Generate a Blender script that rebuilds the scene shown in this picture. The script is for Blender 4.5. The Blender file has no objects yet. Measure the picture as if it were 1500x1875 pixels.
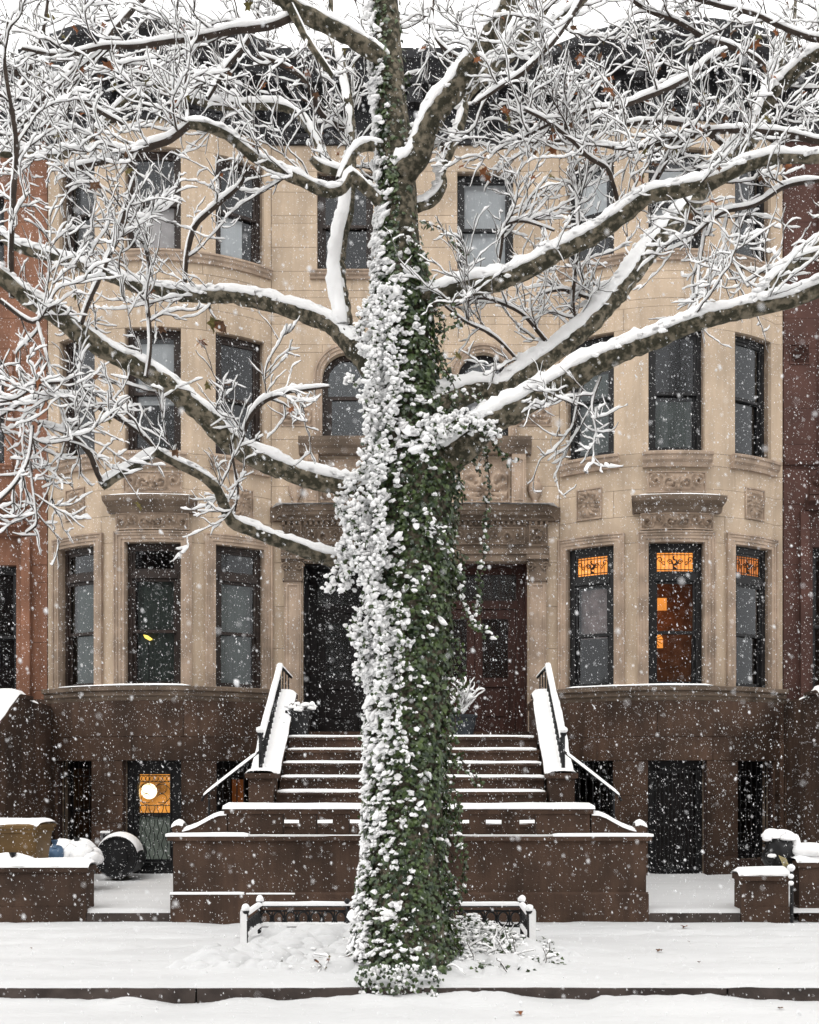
import bpy, math, random
import numpy as np
from mathutils import Vector
random.seed(7)
RNG = np.random.default_rng(11)
C = bpy.context.scene.collection
SC = bpy.context.scene
R_ = math.radians

# ------------------------------------------------------------------ camera, sky, sun, exposure
CAMX, CAMZ, F, VX, VY = 0.25, 1.65, 1980.0, 788.0, 1435.0
cam_d = bpy.data.cameras.new('camera'); cam = bpy.data.objects.new('camera', cam_d); C.objects.link(cam)
cam.location = (CAMX, 0, CAMZ); cam.rotation_euler = (R_(90), 0, 0)
cam_d.sensor_fit = 'HORIZONTAL'; cam_d.sensor_width = 36; cam_d.lens = F / 1500 * 36
cam_d.shift_x = (750 - VX) / 1500; cam_d.shift_y = (VY - 937.5) / 1500
cam_d.clip_start = 0.05; cam_d.clip_end = 500
cam_d.dof.use_dof = True; cam_d.dof.focus_distance = 12.5; cam_d.dof.aperture_fstop = 3.4
SC.camera = cam
world = bpy.data.worlds.new('World'); SC.world = world; world.use_nodes = True
wn = world.node_tree.nodes; wl = world.node_tree.links; wn.clear()
sky = wn.new('ShaderNodeTexSky'); sky.sky_type = 'NISHITA'; sky.sun_disc = False
SUN_EL, SUN_AZ = 58.0, 205.0
sky.sun_elevation = R_(SUN_EL); sky.sun_rotation = R_(SUN_AZ); sky.air_density = 1.0; sky.dust_density = 4.0; sky.ozone_density = 1.0
hs = wn.new('ShaderNodeHueSaturation'); hs.inputs['Saturation'].default_value = 0.07
bg = wn.new('ShaderNodeBackground'); bg.inputs['Strength'].default_value = 0.15
wo = wn.new('ShaderNodeOutputWorld')
mixw = wn.new('ShaderNodeMix'); mixw.data_type = 'RGBA'; mixw.inputs[0].default_value = 0.8     # the even cloud layer over the clear-sky light
mixw.inputs[7].default_value = (8.95, 8.88, 8.78, 1)
wl.new(sky.outputs[0], hs.inputs['Color']); wl.new(hs.outputs[0], mixw.inputs[6]); wl.new(mixw.outputs[2], bg.inputs['Color']); wl.new(bg.outputs[0], wo.inputs['Surface'])
sun_d = bpy.data.lights.new('sun', 'SUN'); sun_d.energy = 0.5; sun_d.angle = R_(40); sun_d.color = (1, 0.96, 0.9)
sun = bpy.data.objects.new('sun', sun_d); C.objects.link(sun)
az = R_(SUN_AZ); el = R_(SUN_EL)
sdir = Vector((math.sin(az) * math.cos(el), math.cos(az) * math.cos(el), math.sin(el)))
sun.rotation_euler = sdir.to_track_quat('Z', 'Y').to_euler(); sun.location = (-6, -8, 20)
SC.view_settings.view_transform = 'Standard'; SC.view_settings.look = 'None'
SC.view_settings.gamma = 1.0; SC.view_settings.use_curve_mapping = False
SC.view_settings.exposure = 0.72
SC.cycles.use_denoising = True
SC.cycles.max_bounces = 6; SC.cycles.transparent_max_bounces = 12; SC.cycles.sample_clamp_indirect = 4

# ------------------------------------------------------------------ helpers
def W(px, py, Y):                 # a point of the photo at a known distance
    return np.array((CAMX + (px - VX) * Y / F, Y, CAMZ + (VY - py) * Y / F))

class MB:                         # collects faces, builds one mesh object
    def __init__(s): s.v = []; s.f = []
    def add(s, vs, fs):
        n = len(s.v); s.v.extend([tuple(map(float, q)) for q in vs]); s.f.extend([tuple(i + n for i in q) for q in fs])
    def box(s, x0, x1, y0, y1, z0, z1):
        s.add([(x0,y0,z0),(x1,y0,z0),(x1,y1,z0),(x0,y1,z0),(x0,y0,z1),(x1,y0,z1),(x1,y1,z1),(x0,y1,z1)],
              [(0,3,2,1),(4,5,6,7),(0,1,5,4),(1,2,6,5),(2,3,7,6),(3,0,4,7)])
    def prism(s, poly, a, b, axis='y'):       # polygon in (x,z) between y=a..b, or in (y,z) between x=a..b
        n = len(poly)
        P = (lambda p, t: (p[0], t, p[1])) if axis == 'y' else (lambda p, t: (t, p[0], p[1]))
        vs = [P(p, a) for p in poly] + [P(p, b) for p in poly]
        s.add(vs, [tuple(range(n - 1, -1, -1)), tuple(range(n, 2 * n))] + [(i, (i + 1) % n, n + (i + 1) % n, n + i) for i in range(n)])
    def lathe(s, prof, c, k=16, half=False, cap=True):
        n = len(prof); vs = []; A = math.pi if half else 2 * math.pi
        kk = k + 1 if half else k
        for j in range(kk):
            a = (math.pi + A * j / k) if half else A * j / k
            for r, z in prof: vs.append((c[0] + r * math.cos(a), c[1] + r * math.sin(a), c[2] + z))
        fs = []
        for j in range(k):
            j2 = (j + 1) % kk
            for i in range(n - 1): fs.append((j*n+i, j2*n+i, j2*n+i+1, j*n+i+1))
        if cap and not half: fs.append(tuple(j*n + n-1 for j in range(k))); fs.append(tuple(j*n for j in range(k-1, -1, -1)))
        s.add(vs, fs)
    def tube(s, pts, r, k=6):
        v, f = tube_np(np.array(pts, float), np.full(len(pts), r) if np.isscalar(r) else np.array(r, float), k)
        s.add(v, f)
        n = len(pts); m = len(s.v) - n * k
        s.f.append(tuple(m + i for i in range(k - 1, -1, -1))); s.f.append(tuple(m + (n-1)*k + i for i in range(k)))
    def ball(s, c, r, sc=(1,1,1), k=10, h=6):
        prof = [(r*math.sin(math.pi*i/h), -r*math.cos(math.pi*i/h)) for i in range(h+1)]
        prof[0] = (r*0.02, prof[0][1]); prof[-1] = (r*0.02, prof[-1][1])
        n0 = len(s.v); s.lathe(prof, (0,0,0), k)
        for i in range(n0, len(s.v)):
            x, y, z = s.v[i]; s.v[i] = (c[0]+x*sc[0], c[1]+y*sc[1], c[2]+z*sc[2])

def link(name, me, mat, parent=None, smooth=False, kind=None, loc=None):
    if mat is not None and not me.materials: me.materials.append(mat)
    o = bpy.data.objects.new(name, me); C.objects.link(o)
    if parent is not None: o.parent = parent
    if smooth: me.polygons.foreach_set('use_smooth', np.ones(len(me.polygons), bool))
    if kind: o['kind'] = kind
    if loc is not None: o.location = loc
    return o
def obj(name, mb, mat, parent=None, smooth=False, kind=None, origin=None):
    me = bpy.data.meshes.new(name)
    v = mb.v if origin is None else [(a-origin[0], b-origin[1], c-origin[2]) for a, b, c in mb.v]
    me.from_pydata(v, [], mb.f); me.update()
    return link(name, me, mat, parent, smooth, kind, origin)
def obj_np(name, vf, mat, parent=None, smooth=True, kind=None):
    """vf: list of (verts (n,3), faces (m,3|4)) arrays"""
    me = bpy.data.meshes.new(name)
    off = 0; V = []; L = []; S = []
    for v, f in vf:
        if len(v) == 0: continue
        V.append(v); L.append((f + off).ravel()); S.append(np.full(len(f), f.shape[1])); off += len(v)
    V = np.concatenate(V); L = np.concatenate(L); S = np.concatenate(S)
    me.vertices.add(len(V)); me.vertices.foreach_set('co', V.astype(np.float32).ravel())
    me.loops.add(len(L)); me.loops.foreach_set('vertex_index', L.astype(np.int32))
    me.polygons.add(len(S)); st = np.zeros(len(S), np.int32); st[1:] = np.cumsum(S)[:-1]
    me.polygons.foreach_set('loop_start', st); me.update(calc_edges=True); me.validate()
    return link(name, me, mat, parent, smooth, kind)
def thing(name, label, cat, loc=(0,0,0), group=None):
    o = bpy.data.objects.new(name, None); C.objects.link(o); o.location = loc
    o.empty_display_size = 0.2
    o['label'] = label; o['category'] = cat
    if group: o['group'] = group
    bpy.context.view_layer.update()
    return o
def tag(o, label, cat, group=None):
    o['label'] = label; o['category'] = cat
    if group: o['group'] = group
    return o

def frames(P):
    T = np.gradient(P, axis=0); T /= np.linalg.norm(T, axis=1)[:, None] + 1e-9
    ref = np.where(np.abs(T[:, 2:3]) > 0.9, np.array([[0, 1., 0]]), np.array([[0, 0, 1.]]))
    if np.abs(T[:, 2]).mean() > 0.75: ref = np.tile(np.array([[0, 1., 0]]), (len(P), 1))
    elif np.abs(T[:, 2]).max() > 0.9: ref = np.tile(np.array([[0.3, 1., 0.2]]), (len(P), 1))
    B = np.cross(T, ref); B /= np.linalg.norm(B, axis=1)[:, None] + 1e-9
    N = np.cross(B, T)
    return T, N, B
def gridfaces(n, k, wrap):
    i = np.arange(n - 1)[:, None]; j = np.arange(k if wrap else k - 1)[None, :]
    j2 = (j + 1) % k
    return np.stack([i*k+j, i*k+j2, (i+1)*k+j2, (i+1)*k+j], -1).reshape(-1, 4)
def tube_np(P, r, k=6, jit=0.0):
    T, N, B = frames(P)
    a = np.arange(k) * 2*np.pi/k
    rr = r[:, None] * (1 + jit * RNG.standard_normal((len(P), k)) if jit else np.ones((1, k)))
    V = P[:, None, :] + rr[..., None] * (np.cos(a)[None, :, None]*N[:, None, :] + np.sin(a)[None, :, None]*B[:, None, :])
    return V.reshape(-1, 3), gridfaces(len(P), k, True)
UPW = np.array((-0.26, -0.05, 1.0)); UPW /= np.linalg.norm(UPW)
def snow_np(P, r, t, k=7, span=1.35, lump=0.25, upw=UPW, gap=0.0):
    """snow lying along a branch or rail: a lumpy crescent on its upper side"""
    n = len(P)
    T = np.gradient(P, axis=0); T /= np.linalg.norm(T, axis=1)[:, None] + 1e-9
    N = upw[None] - (T @ upw)[:, None] * T
    f = np.linalg.norm(N, axis=1); N = N / (f[:, None] + 1e-6)
    B = np.cross(T, N)
    l_ = np.r_[0, np.cumsum(np.linalg.norm(np.diff(P, axis=0), axis=1))]
    lum = 1 + lump * (2.6*fbm(l_*(5 if k > 7 else 26) + RNG.random()*60, l_*0 + 1.7, 3) + 0.35*RNG.standard_normal(n))
    if gap: lum = np.where(RNG.random(n) < gap, 0.05, lum)
    lum = np.clip(lum, 0.05, 2.0)
    tt = t * np.clip(f, 0, 1) ** 1.9 * lum
    e = np.minimum(np.arange(n), np.arange(n)[::-1]) ; tt = tt * np.clip(0.5 + e * 0.35, 0, 1)
    ph = np.linspace(-span, span, k)
    shp = np.clip(np.cos(ph / span * np.pi/2), 0, 1) ** (0.75 if k > 7 else 0.65)
    rad = (r * 0.96)[:, None] + tt[:, None] * shp[None] * (1 + (0.10 if k > 7 else 0.22)*RNG.standard_normal((n, k)) * (shp[None] > 0.2))
    V = P[:, None, :] + rad[..., None] * (np.cos(ph)[None, :, None]*N[:, None, :] + np.sin(ph)[None, :, None]*B[:, None, :])
    F_ = gridfaces(n, k, True); c0 = np.array([[0, i, i+1, i+1] for i in range(1, k-1)]); c0[:, 3] = c0[:, 2]
    return V.reshape(-1, 3), F_
def smooth_path(pts, step):
    """Catmull-Rom through rows (x,y,z,r), resampled about every `step` metres"""
    P = np.array(pts, float)
    A = np.vstack([2*P[0]-P[1], P, 2*P[-1]-P[-2]])
    out = []
    for i in range(1, len(A) - 2):
        p0, p1, p2, p3 = A[i-1], A[i], A[i+1], A[i+2]
        n = max(2, int(np.linalg.norm(p2[:3]-p1[:3]) / step))
        for q in range(n):
            u = q / n
            out.append(0.5*((2*p1) + (-p0+p2)*u + (2*p0-5*p1+4*p2-p3)*u*u + (-p0+3*p1-3*p2+p3)*u**3))
    out.append(P[-1])
    return np.array(out)
_lat = RNG.random((256, 256))
def vnoise(x, y):
    xi = np.floor(x).astype(int); yi = np.floor(y).astype(int); u = x - xi; v = y - yi
    u = u*u*(3-2*u); v = v*v*(3-2*v)
    g = lambda a, b: _lat[a % 256, b % 256]
    return (g(xi,yi)*(1-u)+g(xi+1,yi)*u)*(1-v) + (g(xi,yi+1)*(1-u)+g(xi+1,yi+1)*u)*v
def fbm(x, y, o=4):
    a = 0.5; s = 0
    for i in range(o): s = s + a*(vnoise(x*2**i+i*17.3, y*2**i+i*5.1)-0.5); a *= 0.5
    return s
def snow_strip(pts, half, t, parent=None, name='snow', seg=0.06, side=None, droop=0.012):
    """a rounded strip of lying snow along a 3D polyline of its base; half = half width across"""
    P = []
    for a, b in zip(pts[:-1], pts[1:]):
        a = np.array(a, float); b = np.array(b, float); n = max(2, int(np.linalg.norm(b-a)/seg))
        P += [a + (b-a)*i/n for i in range(n)]
    P.append(np.array(pts[-1], float)); P = np.array(P)
    T = np.gradient(P, axis=0); T /= np.linalg.norm(T, axis=1)[:, None] + 1e-9
    S = np.cross(T, np.array((0, 0, 1.))) if side is None else np.tile(np.array(side, float), (len(P), 1))
    S /= np.linalg.norm(S, axis=1)[:, None] + 1e-9
    k = 9; q = np.linspace(-1, 1, k); q[0] *= 1; n = len(P)
    l = np.arange(n)*seg + RNG.random()*50
    th = t * (1 + 0.30*fbm(l*2.2, l*0+3.3)*2)
    e = np.minimum(np.arange(n), np.arange(n)[::-1]) * seg
    th = th * np.clip((e + 0.012) / max(t*0.8, 0.02), 0.15, 1) ** 0.5
    prof = np.clip(1 - np.abs(q)**3.2, 0, 1) ** 0.55
    wob = 1 + 0.10*fbm(l[:, None]*3, q[None]*0.7 + 9.1)*2
    V = P[:, None, :] + (q[None, :, None]*(half + 0.006)*wob[..., None])*S[:, None, :]
    V[..., 2] += th[:, None]*prof[None] - droop*(np.abs(q)[None]**6)
    return obj_np(name, [(V.reshape(-1, 3), gridfaces(n, k, False))], M['snow'], parent)

# icosphere templates for lumps
def ico(sub):
    t = (1+5**.5)/2
    v = [(-1,t,0),(1,t,0),(-1,-t,0),(1,-t,0),(0,-1,t),(0,1,t),(0,-1,-t),(0,1,-t),(t,0,-1),(t,0,1),(-t,0,-1),(-t,0,1)]
    v = [np.array(q)/np.linalg.norm(q) for q in v]
    f = [(0,11,5),(0,5,1),(0,1,7),(0,7,10),(0,10,11),(1,5,9),(5,11,4),(11,10,2),(10,7,6),(7,1,8),(3,9,4),(3,4,2),(3,2,6),(3,6,8),(3,8,9),(4,9,5),(2,4,11),(6,2,10),(8,6,7),(9,8,1)]
    for _ in range(sub):
        c = {}; nf = []
        def mid(a, b):
            k = (min(a,b), max(a,b))
            if k not in c:
                m = v[a]+v[b]; v.append(m/np.linalg.norm(m)); c[k] = len(v)-1
            return c[k]
        for a, b, d in f:
            x, y, z = mid(a,b), mid(b,d), mid(d,a); nf += [(a,x,z),(b,y,x),(d,z,y),(x,y,z)]
        f = nf
    return np.array(v), np.array(f)
ICO0 = ico(0); ICO1 = ico(1); ICO2 = ico(2)
LUMPS = []
for _ in range(12):
    v, f = ICO1; d = RNG.standard_normal((4, 3)); w = 1 + 0.13*np.sin(v @ d.T * 2.6).sum(1) + 0.11*RNG.standard_normal(len(v))
    LUMPS.append(v * w[:, None])
def scatter(tmpls, faces, pos, scale, rot=None):
    """many transformed copies of small templates as one array pair"""
    n = len(pos); idx = RNG.integers(0, len(tmpls), n)
    T = np.stack(tmpls)[idx]                                   # n,k,3
    sc = np.asarray(scale); sc = sc[:, None, None] if sc.ndim == 1 else sc[:, None, :]
    V = T * sc
    if rot is not None: V = np.einsum('nij,nkj->nki', rot, V)
    V = V + np.asarray(pos)[:, None, :]
    k = T.shape[1]
    Fc = (faces[None] + (np.arange(n)*k)[:, None, None]).reshape(-1, faces.shape[1])
    return V.reshape(-1, 3), Fc
def rot_from(normal, spin):
    """rotation matrices taking local z to `normal`, spun about it"""
    Z = normal / (np.linalg.norm(normal, axis=1)[:, None] + 1e-9)
    ref = np.tile(np.array((0, 0, 1.)), (len(Z), 1)); par = np.abs(Z[:, 2]) > 0.97; ref[par] = (0, 1, 0)
    X = np.cross(ref, Z); X /= np.linalg.norm(X, axis=1)[:, None] + 1e-9
    Y = np.cross(Z, X)
    c, s = np.cos(spin)[:, None], np.sin(spin)[:, None]
    return np.stack([c*X + s*Y, -s*X + c*Y, Z], -1)

# ------------------------------------------------------------------ materials
M = {}
def mat(name, col, rough=0.8, var=0.15, scale=6.0, bump=0.15, bscale=60.0, rnd=0.0, col2=None, metal=0.0, spec=0.3, thr=(0.35, 0.65), stretch=None, streak=0.0):
    m = bpy.data.materials.new(name); m.use_nodes = True; n = m.node_tree.nodes; l = m.node_tree.links
    b = n['Principled BSDF']; b.inputs['Roughness'].default_value = rough; b.inputs['Metallic'].default_value = metal
    b.inputs['Specular IOR Level'].default_value = spec
    tc = n.new('ShaderNodeTexCoord'); co = tc.outputs['Object']
    geo = n.new('ShaderNodeNewGeometry'); co = geo.outputs['Position']
    if stretch:
        mp = n.new('ShaderNodeMapping'); mp.inputs['Scale'].default_value = stretch; l.new(co, mp.inputs['Vector']); co = mp.outputs[0]
    nz = n.new('ShaderNodeTexNoise'); nz.inputs['Scale'].default_value = scale; nz.inputs['Detail'].default_value = 6; l.new(co, nz.inputs['Vector'])
    rp = n.new('ShaderNodeValToRGB'); l.new(nz.outputs['Fac'], rp.inputs['Fac'])
    c2 = col2 or tuple(min(1, c*(1+var)) for c in col); c1 = col if col2 else tuple(c*(1-var) for c in col)
    rp.color_ramp.elements[0].position = thr[0]; rp.color_ramp.elements[1].position = thr[1]
    rp.color_ramp.elements[0].color = (*c1, 1); rp.color_ramp.elements[1].color = (*c2, 1)
    out = rp.outputs['Color']
    if streak:                                     # rain streaks and soot
        mp2 = n.new('ShaderNodeMapping'); mp2.inputs['Scale'].default_value = (5, 5, 0.45); l.new(geo.outputs['Position'], mp2.inputs['Vector'])
        n3 = n.new('ShaderNodeTexNoise'); n3.inputs['Scale'].default_value = 1.0; n3.inputs['Detail'].default_value = 7; n3.inputs['Roughness'].default_value = 0.7; l.new(mp2.outputs[0], n3.inputs['Vector'])
        m3 = n.new('ShaderNodeMapRange'); m3.inputs['From Min'].default_value = 0.35; m3.inputs['From Max'].default_value = 0.62; m3.inputs['To Min'].default_value = 1-streak; m3.inputs['To Max'].default_value = 1+streak*0.25; l.new(n3.outputs['Fac'], m3.inputs['Value'])
        x3 = n.new('ShaderNodeMix'); x3.data_type = 'RGBA'; x3.blend_type = 'MULTIPLY'; x3.inputs[0].default_value = 1; l.new(out, x3.inputs[6]); l.new(m3.outputs[0], x3.inputs[7]); out = x3.outputs[2]
    if rnd:
        oi = n.new('ShaderNodeObjectInfo'); mr = n.new('ShaderNodeMapRange'); mr.inputs['To Min'].default_value = 1-rnd; mr.inputs['To Max'].default_value = 1+rnd
        l.new(oi.outputs['Random'], mr.inputs['Value'])
        mx = n.new('ShaderNodeMix'); mx.data_type = 'RGBA'; mx.blend_type = 'MULTIPLY'; mx.inputs[0].default_value = 1
        l.new(out, mx.inputs[6]); l.new(mr.outputs[0], mx.inputs[7]); out = mx.outputs[2]
    l.new(out, b.inputs['Base Color'])
    if bump:
        n2 = n.new('ShaderNodeTexNoise'); n2.inputs['Scale'].default_value = bscale; n2.inputs['Detail'].default_value = 5; l.new(co, n2.inputs['Vector'])
        bp = n.new('ShaderNodeBump'); bp.inputs['Strength'].default_value = bump; bp.inputs['Distance'].default_value = 0.02
        l.new(n2.outputs['Fac'], bp.inputs['Height']); l.new(bp.outputs[0], b.inputs['Normal'])
    M[name] = m; return m
def emis(name, col, s, var=0.0, scale=5):
    m = bpy.data.materials.new(name); m.use_nodes = True; n = m.node_tree.nodes; l = m.node_tree.links
    b = n['Principled BSDF']; b.inputs['Base Color'].default_value = (*[c*0.3 for c in col], 1)
    b.inputs['Emission Color'].default_value = (*col, 1); b.inputs['Emission Strength'].default_value = s
    if var:
        g = n.new('ShaderNodeNewGeometry'); z = n.new('ShaderNodeTexNoise'); z.inputs['Scale'].default_value = scale; l.new(g.outputs['Position'], z.inputs['Vector'])
        mr = n.new('ShaderNodeMapRange'); mr.inputs['From Min'].default_value = 0.3; mr.inputs['From Max'].default_value = 0.7; mr.inputs['To Min'].default_value = s*(1-var); mr.inputs['To Max'].default_value = s*(1+var)
        l.new(z.outputs['Fac'], mr.inputs['Value']); l.new(mr.outputs[0], b.inputs['Emission Strength'])
    M[name] = m; return m
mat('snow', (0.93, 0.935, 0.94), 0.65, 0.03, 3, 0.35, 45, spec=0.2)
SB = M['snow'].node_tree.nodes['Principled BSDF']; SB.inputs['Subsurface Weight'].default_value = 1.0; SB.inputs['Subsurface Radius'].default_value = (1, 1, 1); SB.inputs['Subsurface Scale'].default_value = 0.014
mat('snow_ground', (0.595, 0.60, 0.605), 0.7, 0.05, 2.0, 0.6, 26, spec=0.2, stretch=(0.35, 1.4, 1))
mat('flake', (0.92, 0.93, 0.95), 0.8, 0.0, 1, 0, spec=0.1)
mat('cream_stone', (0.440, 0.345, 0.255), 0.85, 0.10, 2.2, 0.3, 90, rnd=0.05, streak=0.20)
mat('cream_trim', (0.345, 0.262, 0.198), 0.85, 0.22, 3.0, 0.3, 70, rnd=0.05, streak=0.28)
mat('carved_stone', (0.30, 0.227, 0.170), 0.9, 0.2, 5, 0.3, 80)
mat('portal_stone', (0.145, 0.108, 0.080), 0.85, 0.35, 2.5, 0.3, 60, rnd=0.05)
mat('brownstone', (0.068, 0.040, 0.027), 0.85, 0.38, 1.4, 0.5, 50, rnd=0.14, streak=0.35)
mat('orange_stone', (0.205, 0.098, 0.060), 0.85, 0.22, 2.0, 0.3, 60, rnd=0.08, streak=0.3)
mat('red_stone', (0.070, 0.033, 0.026), 0.85, 0.22, 2.0, 0.3, 60, rnd=0.08)
mat('mortar', (0.20, 0.15, 0.11), 0.95, 0.2, 8, 0.2)
mat('mortar_dark', (0.05, 0.03, 0.024), 0.95, 0.2, 8, 0.2)
mat('cornice_metal', (0.014, 0.014, 0.016), 0.6, 0.3, 3, 0.1, 30)
mat('black_frame', (0.009, 0.009, 0.010), 0.5, 0.3, 8, 0.1)
mat('brown_frame', (0.022, 0.014, 0.011), 0.5, 0.3, 8, 0.1)
mat('iron', (0.010, 0.010, 0.011), 0.45, 0.3, 20, 0.1)
mat('lead', (0.02, 0.008, 0.004), 0.6, 0.2, 20, 0)
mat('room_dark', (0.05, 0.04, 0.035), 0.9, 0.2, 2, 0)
mat('black_door', (0.010, 0.008, 0.008), 0.4, 0.3, 5, 0.05)
mat('red_door', (0.036, 0.014, 0.010), 0.4, 0.35, 4, 0.1, stretch=(6, 6, 0.6))
mat('blind', (0.84, 0.85, 0.87), 0.9, 0.05, 4, 0.05, stretch=(40, 40, 1))
mat('blind_pink', (0.80, 0.73, 0.72), 0.9, 0.1, 5, 0.05)
mat('curtain_green', (0.115, 0.14, 0.128), 0.95, 0.2, 8, 0.1, stretch=(12, 12, 0.5))
mat('curtain_mauve', (0.36, 0.27, 0.26), 0.95, 0.3, 6, 0.1)
mat('glass_green', (0.16, 0.19, 0.165), 0.35, 0.2, 3, 0.05)
mat('bark', (0.044, 0.041, 0.026), 0.9, 0.3, 17.0, 0.9, 70, col2=(0.20, 0.172, 0.125), thr=(0.45, 0.60), rnd=0.15)
mat('twig_bark', (0.045, 0.033, 0.026), 0.9, 0.3, 12, 0.3, 60)
mat('ivy_leaf', (0.012, 0.028, 0.009), 0.4, 0.5, 14, 0.0, col2=(0.085, 0.130, 0.030), spec=0.5, thr=(0.40, 0.72))
mat('ivy_stem', (0.05, 0.035, 0.025), 0.9)
mat('dead_leaf_rust', (0.20, 0.075, 0.028), 0.8, 0.3, 30, 0.1)
mat('dead_leaf_brown', (0.115, 0.060, 0.032), 0.8, 0.3, 30, 0.1)
mat('dead_leaf_olive', (0.11, 0.090, 0.028), 0.8, 0.3, 30, 0.1)
mat('kerb_stone', (0.055, 0.043, 0.038), 0.85, 0.35, 5, 0.3, 40, rnd=0.15)
mat('ochre_plastic', (0.120, 0.070, 0.024), 0.5, 0.3, 3, 0.05)
mat('black_plastic', (0.012, 0.012, 0.013), 0.45, 0.3, 4, 0.2, 12)
mat('grey_metal', (0.24, 0.24, 0.25), 0.5, 0.15, 5, 0.05)
mat('blue_bag', (0.08, 0.14, 0.23), 0.5, 0.2, 5, 0.2, 15)
mat('paper_tag', (0.42, 0.36, 0.19), 0.8, 0.15, 9, 0.05)
mat('tag_ink', (0.16, 0.13, 0.07), 0.8, 0.1, 9, 0)
mat('planter', (0.016, 0.016, 0.017), 0.6, 0.3, 6, 0.1)
mat('planter_blue', (0.018, 0.022, 0.027), 0.6, 0.3, 6, 0.1)
mat('asphalt', (0.05, 0.05, 0.052), 0.9)
emis('stained_glass', (1.0, 0.34, 0.055), 0.66, 0.35, 6)
emis('stained_glass_dim', (1.0, 0.30, 0.05), 0.25, 0.5, 5)
emis('lit_amber', (1.0, 0.34, 0.06), 0.72, 0.25, 3)
emis('room_glow', (0.75, 0.22, 0.05), 0.07, 0.6, 3)
emis('hall_glow', (1.0, 0.40, 0.07), 0.42, 0.75, 3.0)
emis('globe', (1.0, 0.84, 0.52), 2.2)
mat('warm_wall', (0.26, 0.11, 0.055), 0.8, 0.3, 6, 0.1)
emis('yellow_shade', (1.0, 0.72, 0.12), 0.9)
def glass(name, tint, ior=1.5, wav=0.02):
    m = bpy.data.materials.new(name); m.use_nodes = True; n = m.node_tree.nodes; l = m.node_tree.links; n.clear()
    o = n.new('ShaderNodeOutputMaterial'); mx = n.new('ShaderNodeMixShader'); t = n.new('ShaderNodeBsdfTransparent'); g = n.new('ShaderNodeBsdfGlossy')
    t.inputs['Color'].default_value = (*tint, 1); g.inputs['Roughness'].default_value = 0.11; g.inputs['Color'].default_value = (0.9, 0.93, 0.97, 1)
    fr = n.new('ShaderNodeFresnel'); fr.inputs['IOR'].default_value = ior
    geo = n.new('ShaderNodeNewGeometry'); z = n.new('ShaderNodeTexNoise'); z.inputs['Scale'].default_value = 2.2; l.new(geo.outputs['Position'], z.inputs['Vector'])
    bp = n.new('ShaderNodeBump'); bp.inputs['Strength'].default_value = 0.10; bp.inputs['Distance'].default_value = wav; l.new(z.outputs['Fac'], bp.inputs['Height'])
    l.new(bp.outputs[0], g.inputs['Normal']); l.new(fr.outputs[0], mx.inputs[0]); l.new(t.outputs[0], mx.inputs[1]); l.new(g.outputs[0], mx.inputs[2]); l.new(mx.outputs[0], o.inputs[0])
    M[name] = m; return m
glass('window_glass', (0.80, 0.82, 0.82), 1.52)
# ------------------------------------------------------------------ the ground
def ground_sheet(name, x0, x1, y0, y1, z, dx, dy, hfun, material, kind='structure'):
    nx = int((x1-x0)/dx)+1; ny = int((y1-y0)/dy)+1
    X, Y = np.meshgrid(np.linspace(x0, x1, nx), np.linspace(y0, y1, ny))
    Z = z + hfun(X, Y)
    V = np.stack([X, Y, Z], -1).reshape(-1, 3)
    return obj_np(name, [(V, gridfaces(ny, nx, False))], M[material], None, True, kind)
KERB_Y, WALL_Y, FACE_Y = 8.88, 12.82, 18.0
def h_walk(X, Y):
    edge = np.clip((Y - KERB_Y - 0.05*np.clip(fbm(X*2.1+3, X*0+7, 4)+0.12, 0, 1) - 0.02*(fbm(X*9, X*0+2)+0.3)) / 0.14, 0, 1)
    h = 0.045*(1-(1-edge)**2.2) - 0.045 + 0.012
    tracks = np.exp(-((Y-11.9)/0.35)**2)                     # trodden line along the wall
    h = h + 0.030*fbm(X*0.9, Y*1.6) + 0.022*fbm(X*3.5, Y*9, 4) - tracks*0.055*np.clip(fbm(X*1.1+4, Y*7)*3, 0, 1)
    h = h - 0.030*np.clip(fbm(X*2.6+50, Y*4.5+9, 3)*4-0.25, 0, 1)*np.clip((Y-9.3)/0.4, 0, 1)
    bed = np.exp(-(((X+0.15)/1.75)**4 + ((Y-10.15)/1.10)**6))
    h = h + bed*(0.08 + 0.11*np.clip((Y-9.7)/0.9, 0, 1) + 0.08*fbm(X*2.4+7, Y*2.4)) * np.clip((Y-KERB_Y-0.05)/0.35, 0, 1)
    return h
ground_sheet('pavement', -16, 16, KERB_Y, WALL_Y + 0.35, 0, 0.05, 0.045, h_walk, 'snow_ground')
def h_road(X, Y):
    ridge = np.clip((Y - 8.30)/0.5, 0, 1)
    h = 0.030*fbm(X*0.8, Y*1.5) + 0.012*fbm(X*4, Y*6, 3)
    lump = np.clip(0.5 + 2.2*fbm(X*0.55+31, X*0+2), 0, 1.2)
    h = h + ridge*(0.010 + 0.075*lump + 0.085*np.clip(fbm(X*2.3+11, Y*3)*2.5, -0.3, 1))
    return h
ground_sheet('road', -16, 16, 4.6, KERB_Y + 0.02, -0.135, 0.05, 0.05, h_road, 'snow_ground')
b = MB(); b.add([(-300,-300,-0.30),(300,-300,-0.30),(300,300,-0.30),(-300,300,-0.30)], [(0,1,2,3)])
obj('ground', b, M['snow_ground'], None, False, 'structure')
b = MB(); b.add([(-60,-60,-0.15),(60,-60,-0.15),(60,4.7,-0.15),(-60,4.7,-0.15)], [(0,1,2,3)])
obj('far_road', b, M['snow_ground'], None, False, 'structure')
kerb = bpy.data.objects.new('kerb', None); C.objects.link(kerb); kerb['kind'] = 'structure'
x = -16.0
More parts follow.
